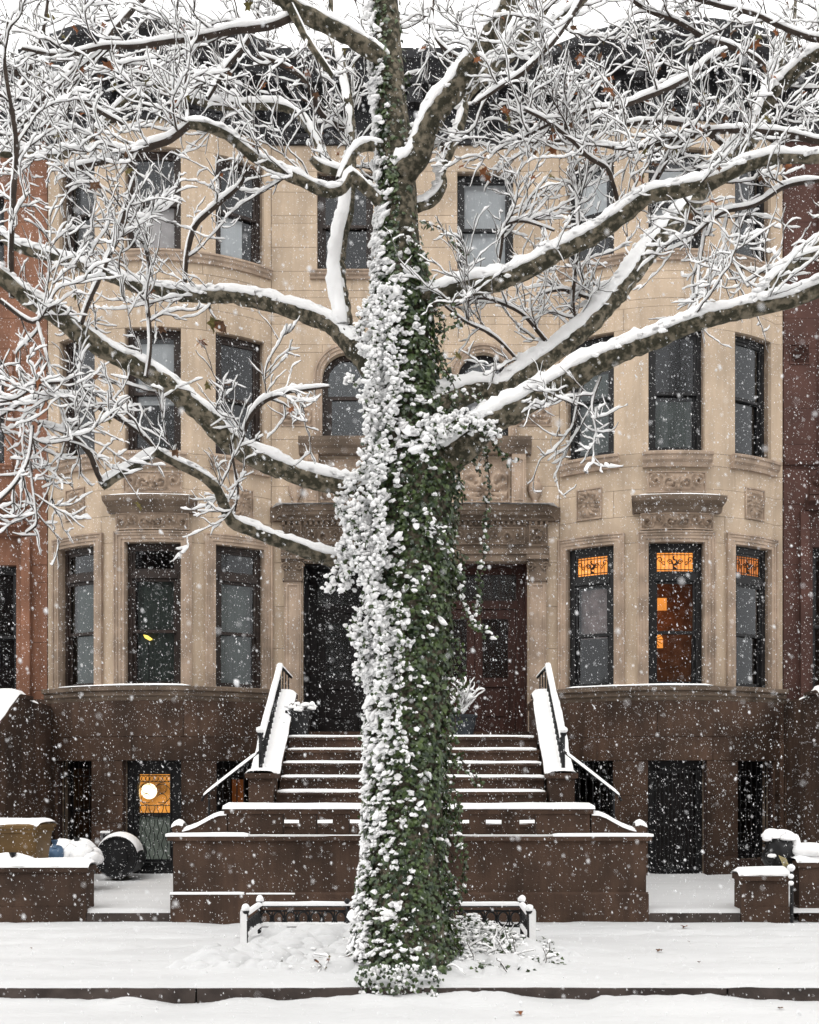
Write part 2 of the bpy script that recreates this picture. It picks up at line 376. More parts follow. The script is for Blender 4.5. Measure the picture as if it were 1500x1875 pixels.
for L in [2.3,2.6,2.2,2.4,2.5,2.33,1.86,2.5,2.2,2.6,2.4,2.5,2.6]:
    m_ = MB(); m_.box(x+0.008, x+L-0.008, KERB_Y-0.012+RNG.uniform(-.006,.006), KERB_Y+0.16, -0.32, -0.030)
    obj('kerbstone', m_, M['kerb_stone'], kerb); x += L
for nm, xa, xb in (('left', -3.83, -2.82), ('right', 2.83, 3.92)):
    xo = (-6.1 if nm == 'left' else 2.2); xe = (-2.2 if nm == 'left' else 6.1)
    def h_area(X, Y):
        return 0.03 + 0.015*fbm(X*1.3, Y*1.8) + 0.006*fbm(X*6, Y*7, 3) - 0.05*np.clip((WALL_Y+0.06-Y)/0.06, 0, 1) + 0.05*np.clip((Y-17.0)/0.5, 0, 1)
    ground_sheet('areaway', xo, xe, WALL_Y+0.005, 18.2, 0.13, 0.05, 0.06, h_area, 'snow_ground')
    m_ = MB(); m_.box(xa, xb, WALL_Y-0.02, WALL_Y+0.30, -0.05, 0.115)
    o = obj('entry_step', m_, M['kerb_stone'], None, False, 'structure')

# ------------------------------------------------------------------ house fronts along a plan path
BR, BS = 2.66, 0.70
class Path:
    """plan of a front: bow = flat strip, bowed bay, flat entry bay up to X=0; mirrored for the right house; flat = plain"""
    def __init__(s, kind, x0=0, sign=1): s.kind = kind; s.x0 = x0; s.sign = sign; s.half = 1.9755
    def pt(s, t, d, mitre=False):
        if s.kind == 'flat': return (s.x0 + s.sign*t, FACE_Y - d)
        cx, cy = -4.2, FACE_Y - BS + BR; h = s.half
        if mitre:
            a_d = math.acos((cy-(FACE_Y-d))/(BR+d)); xe = (BR+d)*math.sin(a_d)
        else: a_d = h/BR; xe = 1.8
        if abs(t) <= h + 1e-6:
            a = t/h*a_d; x = cx + (BR+d)*math.sin(a); y = cy - (BR+d)*math.cos(a)
        elif t > h: x = cx + xe + (t-h)*(2.4-(xe-1.8))/2.4; y = FACE_Y - d
        else: x = cx - xe + (t+h); y = FACE_Y - d
        return (x*s.sign, y)
    def samples(s, a, b):
        if s.kind == 'flat': return [a, b]
        br = [q for q in (-s.half, s.half) if a + 1e-4 < q < b - 1e-4]
        ks = [a] + br + [b]; out = []
        for u, v in zip(ks[:-1], ks[1:]):
            n = max(1, math.ceil((v-u)/0.13)) if abs((u+v)/2) < s.half else 1
            out += [u + (v-u)*i/n for i in range(n)]
        return out + [b]
    def x2t(s, x):                # flat entry bay: |X| to path length
        return s.half + (2.4 - abs(x))
def sweep(mb, P, a, b, prof, mitre=False, closed=True):
    ts = P.samples(a, b); n = len(prof); vs = []; fs = []
    for t in ts:
        for d, z in prof:
            x, y = P.pt(t, d, mitre); vs.append((x, y, z))
    m = n if closed else n - 1
    for i in range(len(ts)-1):
        for j in range(m):
            q = (i*n+j, (i+1)*n+j, (i+1)*n+(j+1) % n, i*n+(j+1) % n)
            fs.append(q if P.sign > 0 else q[::-1])
    if closed:
        e0 = tuple(range(n)); e1 = tuple((len(ts)-1)*n + i for i in range(n-1, -1, -1))
        fs += [e0, e1] if P.sign > 0 else [e0[::-1], e1[::-1]]
    mb.add(vs, fs)
def pbox(mb, P, a, b, z0, z1, d0, d1): sweep(mb, P, a, b, [(d0, z0), (d1, z0), (d1, z1), (d0, z1)])
def free(a, b, z0, z1, holes):
    iv = [(a, b)]
    for h in holes:
        if h[2] < z1 - 1e-3 and h[3] > z0 + 1e-3:
            nv = []
            for u, v in iv:
                if h[1] <= u or h[0] >= v: nv.append((u, v)); continue
                if h[0] > u + 0.01: nv.append((u, h[0]))
                if h[1] < v - 0.01: nv.append((h[1], v))
            iv = nv
    return iv
def rows(P, wall, zs, a, b, holes, material, d0=0.0, d1=-0.07, step=1.05, g=0.0028, nm='stone'):
    for r, (z0, z1) in enumerate(zip(zs[:-1], zs[1:])):
        for u, v in free(a, b, z0, z1, holes):
            L = v - u; n = max(1, round(L/step))
            if z1 - z0 < 0.2 and n > 1: n = max(1, round(L/(step*1.3)))
            ed = [u] + [u + L*(i + (0.0 if r % 2 else 0.0) + RNG.uniform(-.13, .13) + (0.22 if r % 2 else -0.18))/n for i in range(1, n)] + [v]
            for p, q in zip(ed[:-1], ed[1:]):
                m_ = MB(); pbox(m_, P, p + (g if p > u else 0.001), q - (g if q < v else 0.001), z0+g, z1-g, d0 + RNG.uniform(-.002, .002), d1)
                obj(nm, m_, M[material], wall)
def core(P, parent, a, b, z0, z1, holes, material, d0=-0.06, d1=-0.30, nm='wall_backing'):
    ss = sorted({a, b} | {h[i] for h in holes for i in (0, 1) if a < h[i] < b})
    zz = sorted({z0, z1} | {h[i] for h in holes for i in (2, 3) if z0 < h[i] < z1})
    m_ = MB()
    for u, v in zip(ss[:-1], ss[1:]):
        z_s = None
        for p, q in list(zip(zz[:-1], zz[1:])) + [(z1, None)]:
            hole = q is None or any(h[0] < (u+v)/2 < h[1] and h[2] < (p+q)/2 < h[3] for h in holes)
            if not hole and z_s is None: z_s = p
            if hole and z_s is not None: pbox(m_, P, u, v, z_s, p, d0, d1); z_s = None
    return obj(nm, m_, M[material], parent)
def ring(mb, P, a, b, z0, z1, w, d0, d1, wb=None, wt=None):
    wb = wb or w; wt = wt or w
    pbox(mb, P, a, a+w, z0, z1, d0, d1); pbox(mb, P, b-w, b, z0, z1, d0, d1)
    pbox(mb, P, a+w, b-w, z0, z0+wb, d0, d1); pbox(mb, P, a+w, b-w, z1-wt, z1, d0, d1)
def pane(P, a, b, z0, z1, d, parent, m='window_glass', nm='pane'):
    q = MB(); sweep(q, P, a, b, [(d, z0), (d, z1)], closed=False); return obj(nm, q, M[m], parent)
def carved(P, a, b, z0, z1, d, parent, seed=0, amp=0.045, kind='scroll', nm='carved_panel', material='carved_stone'):
    """relief carving: scrolls and a central palmette as real height on a fine sheet"""
    L = b-a; H = z1-z0; nu = max(12, int(L/0.016)); nv = max(10, int(H/0.016))
    U, Vv = np.meshgrid(np.linspace(-L/2, L/2, nu), np.linspace(-H/2, H/2, nv))
    A = np.abs(U); h = np.zeros_like(U); rs = np.random.default_rng(seed)
    def spiral(cx, cy, r, s):
        x = A-cx; y = Vv-cy; rr = np.hypot(x, y); th = np.arctan2(y, x)*s
        w = np.cos(rr/r*2*np.pi*1.35 - th); return np.clip(w, 0, 1)*np.clip(1.25-rr/r, 0, 1)**0.5
    if kind == 'scroll':
        nn = max(1, int(L/2/(H*0.62)))
        for i in range(nn): h = np.maximum(h, spiral((i+0.62)*L/2/(nn+0.15), (0.08*H)*(1 if i % 2 else -1), H*0.40, 1 if i % 2 else -1))
        th = np.arctan2(U, Vv + H*0.30); rr = np.hypot(U, Vv+H*0.30)
        h = np.maximum(h, np.clip(0.55+0.45*np.cos(th*11), 0, 1)*np.clip(1.2-rr/(H*0.55), 0, 1)**0.4*(Vv > -H*0.42))
    else:
        rr = np.hypot(U/(L*0.42), Vv/(H*0.42)); th = np.arctan2(Vv, U)
        h = np.clip(0.5+0.5*np.cos(th*14+rr*9), 0, 1)*np.exp(-((rr-0.85)/0.28)**2) + 0.9*np.clip(0.5+0.5*np.cos(th*6+seed), 0, 1)*np.exp(-(rr/0.42)**2)
    h = h + 0.28*np.clip(fbm(U*26+seed*7, Vv*26, 3)*2.5, -0.4, 1)*(h > 0.05)
    e = np.minimum(np.minimum(U+L/2, L/2-U), np.minimum(Vv+H/2, H/2-Vv)); h = h*np.clip(e/0.03, 0, 1)
    pts = np.array([[P.pt((a+b)/2+u, d) for u in U[0]], [P.pt((a+b)/2+u, d+1) for u in U[0]]])
    nrm = pts[1]-pts[0]
    hh = h*amp*1.7
    X = pts[0][None, :, 0] + nrm[None, :, 0]*hh; Y = pts[0][None, :, 1] + nrm[None, :, 1]*hh
    Vt = np.stack([X, Y, Vv + (z0+z1)/2], -1).reshape(-1, 3)
    o = obj_np(nm, [(Vt, gridfaces(nv, nu, False))], M[material], parent, False)
    m_ = MB(); ring(m_, P, a-0.02, b+0.02, z0-0.02, z1+0.02, 0.022, d+0.018, d-0.03)
    obj('panel_frame', m_, M['cream_trim' if material in ('carved_stone', 'cream_trim') else material], o)
    return o

def window(P, house, a, b, z0, z1, fm='black_frame', kind='double', blind=None, rec=0.13, glassm='window_glass', mid=0.5, transom=0.0, label=None, fw=0.075):
    m_ = MB(); ring(m_, P, a+0.003, b-0.003, z0+0.003, z1-0.003, fw, -rec, -rec-0.10, wb=0.06)
    w = obj('window', m_, M[fm], house)
    if label: w['label'] = label
    a2, b2, zb, zt = a+fw, b-fw, z0+0.06, z1-fw
    if transom:
        zt = z1 - transom
        m2 = MB(); pbox(m2, P, a2, b2, zt, zt+0.11, -rec+0.02, -rec-0.10); obj('transom_bar', m2, M[fm], w)
        m2 = MB(); ring(m2, P, a2, b2, zt+0.11, z1-fw, 0.045, -rec-0.02, -rec-0.07); obj('transom_sash', m2, M[fm], w)
        if transom_glass := TRANSOM.get('m'):
            stained(P, w, a2+0.045, b2-0.045, zt+0.155, z1-fw-0.045, -rec-0.045, transom_glass)
        else: pane(P, a2+0.045, b2-0.045, zt+0.155, z1-fw-0.045, -rec-0.045, w)
    zm = zb + (zt-zb)*mid
    m2 = MB(); ring(m2, P, a2, b2, zm-0.025, zt, 0.05, -rec-0.02, -rec-0.055); obj('sash', m2, M[fm], w)
    pane(P, a2+0.05, b2-0.05, zm+0.02, zt-0.05, -rec-0.04, w, glassm)
    m2 = MB(); ring(m2, P, a2, b2, zb, zm+0.025, 0.05, -rec-0.058, -rec-0.095, wb=0.08); obj('sash', m2, M[fm], w)
    pane(P, a2+0.05, b2-0.05, zb+0.08, zm-0.02, -rec-0.08, w, glassm)
    for bl in (blind or []):
        f0, f1, bm = bl[:3]; u0, u1 = bl[3:5] if len(bl) > 3 else (0, 1)
        m2 = MB(); nn = 14; aa = a2+0.04+(b2-a2-0.08)*u0; bb = a2+0.04+(b2-a2-0.08)*u1
        pbox(m2, P, aa, bb, zb+(zt-zb)*f0+0.01, zb+(zt-zb)*f1-0.01, -rec-0.16, -rec-0.17)
        obj('curtain' if 'curtain' in bm else 'blind', m2, M[bm], w)
    return w
TRANSOM = {}
def stained(P, w, a, b, z0, z1, d, gm):
    o = pane(P, a, b, z0, z1, d, w, gm, 'stained_glass')
    m_ = MB(); n = 9; L = b-a; H = z1-z0
    pt = lambda u, z: (*P.pt(a+L*u, d+0.012), z0+H*z)
    for i in range(1, n): pbox(m_, P, a+L*i/n-0.004, a+L*i/n+0.004, z0, z1, d+0.012, d+0.002)
    for z in (0.10, 0.90): pbox(m_, P, a, b, z0+H*z-0.006, z0+H*z+0.006, d+0.013, d+0.003)
    for sg in (-1, 1):
        for (cx, cz, r, tn) in ((0.5+sg*0.14, 0.5, 0.16, 1.4), (0.5+sg*0.32, 0.42, 0.13, 1.2), (0.5+sg*0.42, 0.62, 0.17, 1.1)):
            m_.tube([pt(cx+sg*r*H/L*(1-i/15)*math.cos(tn*2*math.pi*i/12), cz+r*(1-i/15)*math.sin(tn*2*math.pi*i/12)) for i in range(13)], 0.007, 4)
    m_.tube([pt(0.5+0.055*math.sin(i), 0.18+0.07*i) for i in range(10)], 0.014, 5)
    m_.tube([pt(0.5+0.10*math.cos(i*math.pi/8), 0.62-0.28*math.sin(i*math.pi/8)) for i in range(9)], 0.012, 5)
    m_.tube([pt(0.5+0.02*i, 0.15) for i in range(-3, 4)], 0.014, 5)
    obj('lead_came', m_, M['lead'], w)
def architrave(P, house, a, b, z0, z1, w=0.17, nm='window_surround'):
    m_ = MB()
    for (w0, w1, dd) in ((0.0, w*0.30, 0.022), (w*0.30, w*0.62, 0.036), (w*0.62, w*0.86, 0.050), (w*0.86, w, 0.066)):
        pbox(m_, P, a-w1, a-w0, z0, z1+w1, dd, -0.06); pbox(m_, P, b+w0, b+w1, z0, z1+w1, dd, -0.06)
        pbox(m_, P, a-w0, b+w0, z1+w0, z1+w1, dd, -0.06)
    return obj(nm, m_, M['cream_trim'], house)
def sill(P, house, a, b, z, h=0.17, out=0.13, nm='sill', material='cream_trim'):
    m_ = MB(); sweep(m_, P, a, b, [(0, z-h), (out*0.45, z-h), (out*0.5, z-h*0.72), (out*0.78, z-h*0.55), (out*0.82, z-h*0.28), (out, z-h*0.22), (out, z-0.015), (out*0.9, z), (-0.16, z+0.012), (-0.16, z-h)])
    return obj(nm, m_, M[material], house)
def path_snow(P, house, a, b, z, d0, d1, t, nm='snow'):
    ts = P.samples(a, b); ts2 = []
    for u, v in zip(ts[:-1], ts[1:]):
        n = max(1, int((v-u)/0.06)); ts2 += [u+(v-u)*i/n for i in range(n)]
    ts2.append(b)
    n = len(ts2); k = 7; V = np.zeros((n, k, 3)); q = np.linspace(0, 1, k)
    sh = np.clip(1-np.abs(2*q-1)**3, 0, 1)**0.6
    for i, tt in enumerate(ts2):
        th = t*(1+0.7*float(fbm(np.array(tt*1.7+z*3), np.array(z)))*2)*min(1, 0.2+min(i, n-1-i)*0.4)
        th = max(th, 0.003)
        for j in range(k):
            x, y = P.pt(tt, d0+(d1-d0)*q[j], True); V[i, j] = (x, y, z+th*sh[j])
    return obj_np(nm, [(V.reshape(-1, 3), gridfaces(n, k, False))], M['snow'], house)

a_ = lambda deg: BR*math.radians(deg)
CW = 0.452                                         # half width of the middle window
SW0, SW1 = a_(21.6), a_(39.6)                      # side windows
def build_house(sign, label):
    P = Path('bow', sign=sign); L = sign > 0
    h = thing('row_house', label, 'house', (-3.05*sign, FACE_Y, 0)); ORG = Vector(h.location)
    h.location = (0, 0, 0); bpy.context.view_layer.update()
    wall = obj('wall', (lambda m_: (pbox(m_, P, -P.half-0.1, P.x2t(0), 12.05, 12.30, -0.07, -0.30), m_)[1])(MB()), M['mortar'], h)
    E = P.x2t(0); A0 = -P.half-0.115
    x2 = P.x2t
    bow = lambda z0, z1: [(-CW, CW, z0, z1), (SW0, SW1, z0, z1), (-SW1, -SW0, z0, z1)]
    fl = lambda xa, xb, z0, z1: (x2(xb), x2(xa), z0, z1)   # |X| from xa..xb
    H3 = bow(10.18, 11.84) + [fl(0.70, 1.635, 10.18, 11.84)]
    H2 = bow(6.95, 8.96); HA = [fl(0.71, 1.555, 7.38, 8.83)]
    H1 = bow(3.16, 5.52); HP = [fl(0.14, 1.87, 2.50, 5.33)]
    HB = [(-CW-0.01, CW+0.01, 0.13, 2.02), (SW0, SW1, 0.62, 2.02), (-SW1, -SW0, 0.42, 2.02)]
    allh = H3+H2+HA+H1+HP+HB
    core(P, h, A0, E, 0.05, 12.28, allh, 'mortar')
    B = P.half
    # bowed bay, from the parlour sill up
    rows(P, wall, [3.20, 5.52], A0, B, H1, 'cream_stone', step=9)
    rows(P, wall, [5.52, 5.95, 6.38, 6.75], A0, B, [], 'cream_stone', step=1.3)
    rows(P, wall, [6.75, 6.95], A0, B, [], 'cream_stone', step=1.6)
    rows(P, wall, [6.95, 8.96], A0, B, H2, 'cream_stone', step=9)
    rows(P, wall, [8.96, 9.30, 9.43, 9.74, 9.86, 10.18], A0, B, [], 'cream_stone', step=1.15)
    rows(P, wall, [10.18, 11.84], A0, B, H3, 'cream_stone', step=9)
    rows(P, wall, [11.84, 12.28], A0, B, [], 'cream_stone', step=1.2)
    # flat entry bay
    rows(P, wall, [2.5, 3.2, 3.9, 4.6, 5.33, 5.75, 6.2, 6.6, 7.0, 7.38], B+0.006, E, HP, 'cream_stone', step=0.95)
    rows(P, wall, [7.38, 7.78, 8.18, 8.31, 8.83], B+0.006, E, HA, 'cream_stone', step=0.9)
    rows(P, wall, [8.83, 8.96, 9.30, 9.43, 9.74, 9.86, 10.18], B+0.006, E, [], 'cream_stone', step=1.0)
    rows(P, wall, [10.18, 10.58, 10.98, 11.11, 11.50, 11.84], B+0.006, E, H3, 'cream_stone', step=0.9)
    rows(P, wall, [11.84, 12.28], B+0.006, E, [], 'cream_stone', step=1.2)
    # arched window spandrels
    xc = 1.1325; r = 0.4225; zc = 8.83-r
    m_ = MB(); n = 20
    for i in range(n):
        a0, a1 = math.pi*i/n, math.pi*(i+1)/n
        q = []
        for aa in (a0, a1):
            x, z = xc+r*math.cos(aa), zc+r*math.sin(aa); q.append((-sign*x, z))
        xs = [(-sign*(xc+r*math.cos(aa))) for aa in (a0, a1)]
        poly = [q[0], q[1], (xs[1], 8.835), (xs[0], 8.835)]
        m_.prism(poly, FACE_Y+0.003, FACE_Y+0.13)
    obj('arch_spandrel', m_, M['cream_stone'], h)
    m_ = MB()
    for (r0, r1, dd) in ((r-0.005, r+0.05, 0.02), (r+0.05, r+0.10, 0.035), (r+0.10, r+0.14, 0.055)):
        for i in range(n):
            a0, a1 = math.pi*i/n, math.pi*(i+1)/n
            m_.prism([(-sign*(xc+q*math.cos(aa)), zc+q*math.sin(aa)) for q, aa in ((r0,a0),(r1,a0),(r1,a1),(r0,a1))], FACE_Y-dd, FACE_Y+0.02)
        for s_ in (-1, 1):
            u, v = sorted((-sign*(xc+s_*r0), -sign*(xc+s_*r1))); m_.box(u, v, FACE_Y-dd, FACE_Y+0.02, 7.38, zc)
    obj('arch_moulding', m_, M['cream_trim'], h)
    # arched window
    m_ = MB(); rr = r-0.002
    for i in range(n):
        a0, a1 = math.pi*i/n, math.pi*(i+1)/n
        m_.prism([(-sign*(xc+q*math.cos(aa)), zc+q*math.sin(aa)) for q, aa in ((rr-0.09,a0),(rr,a0),(rr,a1),(rr-0.09,a1))], FACE_Y+0.12, FACE_Y+0.20)
    for s_ in (-1, 1):
        u, v = sorted((-sign*(xc+s_*(rr-0.09)), -sign*(xc+s_*rr))); m_.box(u, v, FACE_Y+0.12, FACE_Y+0.20, 7.38, zc)
    m_.box(-sign*xc-rr, -sign*xc+rr, FACE_Y+0.121, FACE_Y+0.199, 7.385, 7.46)
    aw = obj('window', m_, M['brown_frame' if L else 'black_frame'], h); aw['label'] = 'round-arched window over the portal'
    m_ = MB(); m_.prism([(-sign*(xc+(rr-0.085)*math.cos(math.pi*i/n)), zc+(rr-0.085)*math.sin(math.pi*i/n)) for i in range(n+1)], FACE_Y+0.150, FACE_Y+0.154)
    m_.box(-sign*xc-rr+0.09, -sign*xc+rr-0.09, FACE_Y+0.150, FACE_Y+0.154, 8.14, zc)
    obj('pane', m_, M['window_glass'], aw)
    m_ = MB(); m_.box(-sign*xc-rr+0.09, -sign*xc+rr-0.09, FACE_Y+0.13, FACE_Y+0.19, 8.08, 8.14); 
    for s_ in (-1, 1): m_.box(-sign*xc+s_*(rr-0.12)-0.03, -sign*xc+s_*(rr-0.12)+0.03, FACE_Y+0.14, FACE_Y+0.19, 7.46, 8.08)
    obj('sash', m_, M['brown_frame' if L else 'black_frame'], aw)
    m_ = MB(); m_.box(-sign*xc-rr+0.09, -sign*xc+rr-0.09, FACE_Y+0.160, FACE_Y+0.164, 7.46, 8.08); obj('pane', m_, M['window_glass'], aw)
    if not L:
        m_ = MB(); m_.box(-sign*xc-rr+0.1, -sign*xc+rr-0.1, FACE_Y+0.30, FACE_Y+0.31, 8.0, 8.62); obj('curtain', m_, M['curtain_mauve'], aw)
    # windows.  Left side of the picture = outer side for the left house
    fm = 'brown_frame' if L else 'black_frame'
    out = (-SW1, -SW0); inn = (SW0, SW1)
    if L:
        window(P, h, *out, 10.18, 11.84, fm); window(P, h, -CW, CW, 10.18, 11.84, fm, blind=[(0.0, 0.52, 'blind_pink')])
        window(P, h, *inn, 10.18, 11.84, fm, blind=[(0.0, 0.5, 'blind', 0, 0.74)])
        window(P, h, x2(1.635), x2(0.70), 10.18, 11.84, fm)
        window(P, h, *out, 6.95, 8.96, fm); window(P, h, -CW, CW, 6.95, 8.96, fm, blind=[(0.42, 0.96, 'blind')])
        window(P, h, *inn, 6.95, 8.96, fm, blind=[(0.0, 0.35, 'blind', 0.1, 0.7)])
        for q in (out, (-CW, CW), inn): window(P, h, *q, 3.16, 5.52, fm, transom=0.56, mid=0.51, blind=[(0.0, 1.0, 'curtain_green')], rec=0.11)
    else:
        window(P, h, *inn, 10.18, 11.84, fm, blind=[(0.35, 0.95, 'blind', 0.15, 1)]); window(P, h, -CW, CW, 10.18, 11.84, fm, blind=[(0.4, 0.9, 'blind')])
        window(P, h, *out, 10.18, 11.84, fm); window(P, h, x2(1.635), x2(0.70), 10.18, 11.84, fm, blind=[(0.0, 1.0, 'blind')], mid=0.46, label='window with its white blind fully down')
        window(P, h, *inn, 6.95, 8.96, fm, blind=[(0.0, 0.75, 'curtain_green', 0.1, 1)]); window(P, h, -CW, CW, 6.95, 8.96, fm, blind=[(0.0, 0.46, 'curtain_green')])
        window(P, h, *out, 6.95, 8.96, fm)
        for q, gm, bl in ((inn, 'stained_glass', [(0.48, 0.97, 'curtain_mauve')]), ((-CW, CW), 'stained_glass', None), (out, 'stained_glass_dim', None)):
            TRANSOM['m'] = gm
            window(P, h, *q, 3.16, 5.52, fm, transom=0.60, mid=0.51, blind=bl, rec=0.11, fw=0.10, label='parlour window with amber stained glass transom')
        TRANSOM.clear()
    for a, b in (out, (-CW, CW), inn):
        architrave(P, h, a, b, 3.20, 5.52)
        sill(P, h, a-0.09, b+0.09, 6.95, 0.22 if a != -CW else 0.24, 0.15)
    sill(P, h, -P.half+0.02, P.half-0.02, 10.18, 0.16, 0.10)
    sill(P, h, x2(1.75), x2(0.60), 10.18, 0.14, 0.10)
    # hood and carved frieze over the middle parlour window, carved panels under the second floor sills
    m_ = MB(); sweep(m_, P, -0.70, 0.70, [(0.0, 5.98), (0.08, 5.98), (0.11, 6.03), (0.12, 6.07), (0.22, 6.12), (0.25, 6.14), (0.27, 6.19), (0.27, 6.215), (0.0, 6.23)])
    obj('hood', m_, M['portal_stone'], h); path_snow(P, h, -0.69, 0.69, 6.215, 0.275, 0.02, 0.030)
    carved(P, -0.56, 0.56, 5.73, 5.96, 0.045, h, 3, 0.06)
    carved(P, -CW, CW, 6.33, 6.63, 0.012, h, 5, 0.045)
    for s_ in (-1, 1):
        carved(P, s_*1.42-0.20, s_*1.42+0.20, 5.98, 6.45, 0.012, h, 9, 0.04, 'wreath')
    # sill band between cream front and brown base
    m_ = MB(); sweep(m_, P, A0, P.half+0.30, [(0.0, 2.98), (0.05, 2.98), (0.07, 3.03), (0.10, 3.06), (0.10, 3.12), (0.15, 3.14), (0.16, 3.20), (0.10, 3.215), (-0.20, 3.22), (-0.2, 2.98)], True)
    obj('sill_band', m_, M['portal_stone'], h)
    path_snow(P, h, -P.half+0.25 if L else -0.55, (0.62 if L else P.half-0.15), 3.215, 0.16, 0.015, 0.025)
    # brown base
    base = obj('base_wall', (lambda m_: (pbox(m_, P, A0, E, 0.0, 0.06, -0.03, -0.3), m_)[1])(MB()), M['mortar_dark'], h)
    core(P, h, A0, E, 0.05, 2.98, HB+HP, 'mortar_dark', 0.03, -0.059, 'base_backing')
    rows(P, base, [0.05, 0.5, 1.02, 1.46, 2.02], A0, B, HB, 'brownstone', 0.075, 0.02, 2.2, 0.004)
    rows(P, base, [2.02, 2.40, 2.98], A0, B, [], 'brownstone', 0.075, 0.02, 2.6, 0.004)
    rows(P, base, [0.05, 0.5, 1.02, 1.46, 2.02, 2.40, 2.98], B+0.03, E, HP, 'brownstone', 0.075, 0.02, 1.6, 0.004)
    # basement openings
    def barred(a, b, z0, z1):
        w = window(P, h, a, b, z0, z1, 'black_frame', rec=0.16)
        m_ = MB()
        for i in range(1, 7): 
            t = a + (b-a)*i/7; x, y = P.pt(t, -0.02); m_.tube([(x, y, z0), (x, y, z1)], 0.010, 5)
        for z in (z0+0.25, z1-0.25): pbox(m_, P, a, b, z-0.012, z+0.012, -0.005, -0.03)
        obj('window_bars', m_, M['iron'], w); return w
    barred(-SW1, -SW0, 0.42, 2.02)
    wi = barred(SW0, SW1, 0.62, 2.02)
    if L:
        m_ = MB(); pbox(m_, P, SW0+0.42, SW1-0.18, 1.15, 1.72, -0.40, -0.41); obj('room_glow_panel', m_, M['room_glow'], wi)  # amber room light put into a faintly emissive panel, no lamp behind it
    # basement door
    m_ = MB(); ring(m_, P, -CW, CW, 0.13, 2.02, 0.10, -0.10, -0.24, wb=0.16, wt=0.13)
    dr = obj('basement_door', m_, M['black_frame'], h)
    if L:
        m2 = MB(); ring(m2, P, -CW+0.10, CW-0.10, 0.29, 1.89, 0.09, -0.13, -0.18, wb=0.14); pbox(m2, P, -CW+0.19, CW-0.19, 1.12, 1.18, -0.13, -0.18)
        obj('door_leaf', m2, M['black_frame'], dr)
        pane(P, -CW+0.19, CW-0.19, 1.18, 1.80, -0.155, dr)
        o = pane(P, -CW+0.19, CW-0.19, 0.43, 1.12, -0.155, dr, 'glass_green', 'frosted_pane')
        m2 = MB(); w0, w1 = -CW+0.17, CW-0.17; dd = -0.115
        pt = lambda t, z: (*P.pt(t, dd), z)
        for i in range(9):
            t = w0 + (w1-w0)*i/8
            if i in (0, 8): m2.tube([pt(t, 0.36), pt(t, 1.84)], 0.009, 5)
            else: m2.tube([pt(t + 0.016*math.sin(z*26 + i*math.pi), z) for z in np.linspace(0.36, 1.30, 40)], 0.006, 4)
        for z in (0.38, 1.14, 1.30, 1.68, 1.78): m2.tube([pt(w0+(w1-w0)*i/6, z) for i in range(7)], 0.007, 4)
        for i in range(8):
            t = w0 + (w1-w0)*(i+0.5)/8
            m2.tube([pt(t+0.032*math.cos(q), 1.73+0.04*math.sin(q)) for q in np.linspace(0, 2*math.pi, 13)], 0.005, 4)
        for s_ in (-1, 1):
            for (cz, r_) in ((1.40, 0.085), (1.58, 0.085), (1.49, 0.15)):
                m2.tube([pt(s_*0.13+s_*r_*math.cos(q), cz+r_*math.sin(q)) for q in np.linspace(-2.0, 2.6, 18)], 0.006, 4)
        obj('door_grille', m2, M['iron'], dr)
        m2 = MB(); m2.box(-5.0, -4.08, 18.60, 18.64, 0.3, 2.34); obj('hall_glow_panel', m2, M['hall_glow'], dr)  # hall backdrop glows by itself, lamplight and its unevenness put into the emission
    else:
        m2 = MB(); pbox(m2, P, -CW+0.10, CW-0.10, 0.29, 1.89, -0.17, -0.20); obj('door_leaf', m2, M['black_door'], dr)
        m2 = MB()
        for i in range(11):
            t = -CW+0.12+(2*CW-0.24)*i/10; x, y = P.pt(t, -0.06); m2.tube([(x, y, 0.2), (x, y, 1.92)], 0.010, 5)
        for z in (0.28, 1.0, 1.84): pbox(m2, P, -CW+0.06, CW-0.06, z-0.02, z+0.02, -0.05, -0.075)
        obj('door_grille', m2, M['iron'], dr)
    # main cornice
    m_ = MB(); prof = [(-0.25, 12.27), (0.05, 12.27), (0.06, 12.33), (0.10, 12.36), (0.10, 12.42), (0.04, 12.44), (0.04, 12.93), (0.10, 12.95), (0.12, 13.0), (0.46, 13.03), (0.48, 13.14), (0.54, 13.18), (0.60, 13.26), (0.66, 13.30), (0.68, 13.42), (0.60, 13.46), (-0.25, 13.50)]
    sweep(m_, P, A0, E, prof, True); co = obj('cornice', m_, M['cornice_metal'], h)
    t = A0 + 0.2
    while t < E:
        m_ = MB(); pbox(m_, P, t-0.07, t+0.07, 12.55, 12.97, 0.20, 0.03); pbox(m_, P, t-0.06, t+0.06, 12.75, 13.03, 0.40, 0.19)
        obj('bracket', m_, M['cornice_metal'], co); t += 0.62
    m_ = MB(); t = A0
    while t < E-0.06: pbox(m_, P, t, t+0.07, 12.46, 12.54, 0.085, 0.03); t += 0.14
    obj('dentils', m_, M['cornice_metal'], co, False, 'stuff')
    path_snow(P, h, A0+0.02, E-0.02, 13.455, 0.66, -0.2, 0.05)
    # portal
    px = lambda a, b: (x2(b), x2(a))
    m_ = MB(); pbox(m_, P, *px(1.89, 2.17), 2.52, 5.02, 0.10, 0.0); pbox(m_, P, *px(1.87, 2.20), 2.5, 2.85, 0.14, 0.0)
    ring(m_, P, *px(1.92, 2.14), 2.92, 4.96, 0.03, 0.116, 0.10)
    obj('pilaster', m_, M['cream_trim'], h)
    m_ = MB(); pbox(m_, P, *px(1.87, 2.19), 5.0, 5.05, 0.14, 0); pbox(m_, P, *px(1.84, 2.22), 5.36, 5.43, 0.17, 0); pbox(m_, P, *px(1.89, 2.17), 5.05, 5.36, 0.11, 0.0)
